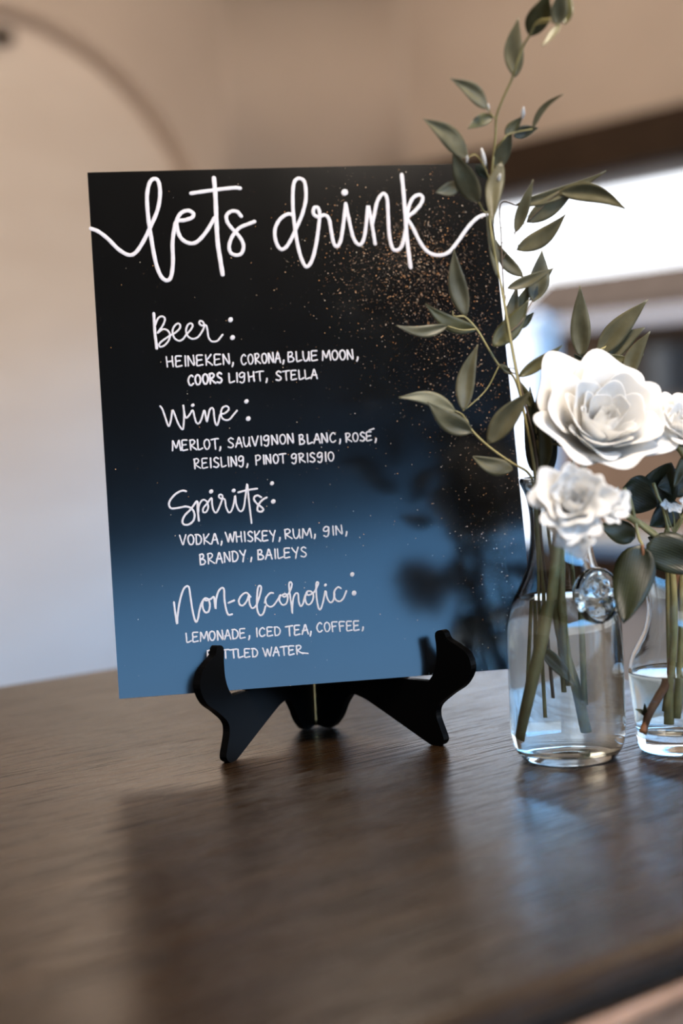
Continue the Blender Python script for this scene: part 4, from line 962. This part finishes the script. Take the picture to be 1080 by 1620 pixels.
# ------------------------------------------------------------------ roses
def rose(name, cen, axis, Lmax, npet, label, stem, seed, ruffle=.1, o0=-.25, o1=1.15, sepals=True, sr=.0021, cl=1.0):
    rd = random.Random(seed); axis = axis.normalized()
    X = axis.cross(Vector((0.1, .2, 1))).normalized(); Yv = axis.cross(X)
    root = empty(name, at(*stem[-1]) if stem else cen, label, 'rose', 'white roses in the two glass vessels')
    base = cen - axis * Lmax * .42
    for k in range(npet):
        t = k / (npet - 1); phi = k * 2.39996 + rd.uniform(-.2, .2)
        L = Lmax * (.50 + .50 * t ** .8) * rd.uniform(.94, 1.05)
        th0 = .50 + .55 * t; th1 = o0 + (o1 - o0) * t ** 1.25 + rd.uniform(-.08, .08); curl = .15 + cl * t
        wd_ = (1.15 - .35 * t); nu, nv = 12, 11; vs = []; fs = []
        p1, p2, p3 = rd.uniform(0, 6), rd.uniform(0, 6), rd.uniform(2.5, 4.5)
        for j in range(nu + 1):
            u = j / nu * 2 - 1
            Lu = L * (1 - .30 * abs(u) ** 2.4 + .03 * math.sin(6 * u + p1)); r = .0012 + .0005 * t; z = 0; 
            for i in range(nv + 1):
                v = i / nv
                th = th0 + (th1 - th0) * v ** .8 + curl * max(0, v - .72) * 2.4 * (1 + .4 * math.sin(p3 * u + p2))
                if i: r += Lu / nv * math.sin(th); z += Lu / nv * math.cos(th)
                rr = max(r, .0008) * (1 + ruffle * v * v * math.sin(p3 * 1.7 * u + p1))
                f_ = wd_ * (.75 + .25 * v); a = phi + u * f_
                rr *= 1 - .10 * u * (1 if k % 2 else -1)
                vs.append(base + axis * (z + ruffle * L * .25 * v * math.sin(p3 * u + p2)) + (X * math.cos(a) + Yv * math.sin(a)) * rr)
        for j in range(nu):
            for i in range(nv):
                a_ = j * (nv + 1) + i; fs.append((a_, a_ + 1, a_ + nv + 2, a_ + nv + 1))
        o = rawobj('petal', vs, fs, mat_petal); adopt(root, o)
        so = o.modifiers.new('thick', 'SOLIDIFY'); so.thickness = .00035
        su = o.modifiers.new('smooth', 'SUBSURF'); su.levels = 1; su.render_levels = 1
    # receptacle, sepals, stem
    v_, f_ = tube_geo([base - axis * (.006 - .002 * i) for i in range(6)], [.0018, .0034, .0042, .0038, .0025, .0010], 12)
    adopt(root, mobj('receptacle', v_, f_, mat_stem, None, True))
    for k in range(5 if sepals else 0):
        a = k * 1.2566; d = X * math.cos(a) + Yv * math.sin(a)
        adopt(root, leaf_obj(base - axis * .002, base + d * Lmax * .42 - axis * .004, .005, leaf_pale if k % 2 else leaf_olive, name='sepal'))
    if stem:
        adopt(root, tube('stem', [base - axis * .004] + [at(*q) for q in stem], min(sr, .0022), sr, mat_stem, n=6, sides=10))
    return root
rose('rose', at(953, 667, .930), Vector((.20, -.80, .56)), .056, 32, 'largest white rose, wide open beside the upper right of the board',
     [(912, 772, .944), (898, 790, .948), (893, 840, .948), (880, 950, .952), (905, 1080, .968), (915, 1150, .975)], 11, .05, o0=-.45, o1=.80, cl=.6)
rose('rose', at(908, 793, .845), Vector((-.10, -.90, .42)), .0275, 28, 'small ruffled white rose hanging in front of the carafe neck',
     [(905, 790, .89), (893, 775, .93), (884, 800, .946), (880, 870, .947), (868, 980, .945), (848, 1080, .944), (828, 1168, .946)], 5, .10, o0=-.4, o1=.75, sr=.0037, cl=.8)
rose('rose', at(905, 842, .862), Vector((-.2, -.75, .1)), .018, 16, 'white bloom half under the small ruffled rose, above the carafe neck',
     [(905, 800, .90), (897, 780, .935), (890, 830, .948), (889, 950, .95), (900, 1080, .955)], 8, .09, o1=.7, cl=.7)
rose('rose', at(967, 800, .862), Vector((.5, -.75, .15)), .016, 14, 'small white side bloom just right of the ruffled rose',
     [(968, 798, .90), (990, 815, .935), (1040, 850, .953), (1062, 900, .956), (1066, 1000, .957), (1058, 1120, .960)], 21, .09, o1=.6, cl=.7)
rose('rose', at(1078, 668, .935), Vector((.25, -.70, .55)), .027, 22, 'white rose cut by the right edge of the picture',
     [(1090, 740, .95), (1092, 830, .955), (1080, 900, .957), (1078, 1000, .96), (1070, 1130, .963)], 3, .06, o0=-.4, o1=.75, cl=.8)
# cut stem standing in the short vase and a drowned leaf in the carafe
tw = empty('cut_stem', at(1014, 1166, .948), 'red-brown cut stem leaning in the water of the short vase', 'stem')
adopt(tw, tube('stem', [at(1016, 1160, .948), at(1030, 1128, .950), at(1047, 1098, .955), (at(1060, 1062, .96)), at(1062, 960, .96), at(1075, 890, .957), at(1090, 820, .955)], .0026, .0018, mat_red, n=6, sides=10))
adopt(tw, leaf_obj(at(1028, 1130, .95), at(1005, 1122, .948), .003, leaf_mid), leaf_obj(at(1024, 1135, .95), at(1022, 1112, .948), .003, leaf_mid))
dl_ = empty('loose_leaf', at(905, 1080, .945), 'green leaf hanging in the water of the taller carafe', 'leaf')
adopt(dl_, leaf_obj(at(862, 1020, .945), at(908, 1084, .942), .0075, leaf_mid, name='leaf_blade'), tube('leaf_stalk', [at(870, 955, .95), at(858, 990, .948), at(862, 1020, .945)], .0007, .0006, mat_stem, sides=6))
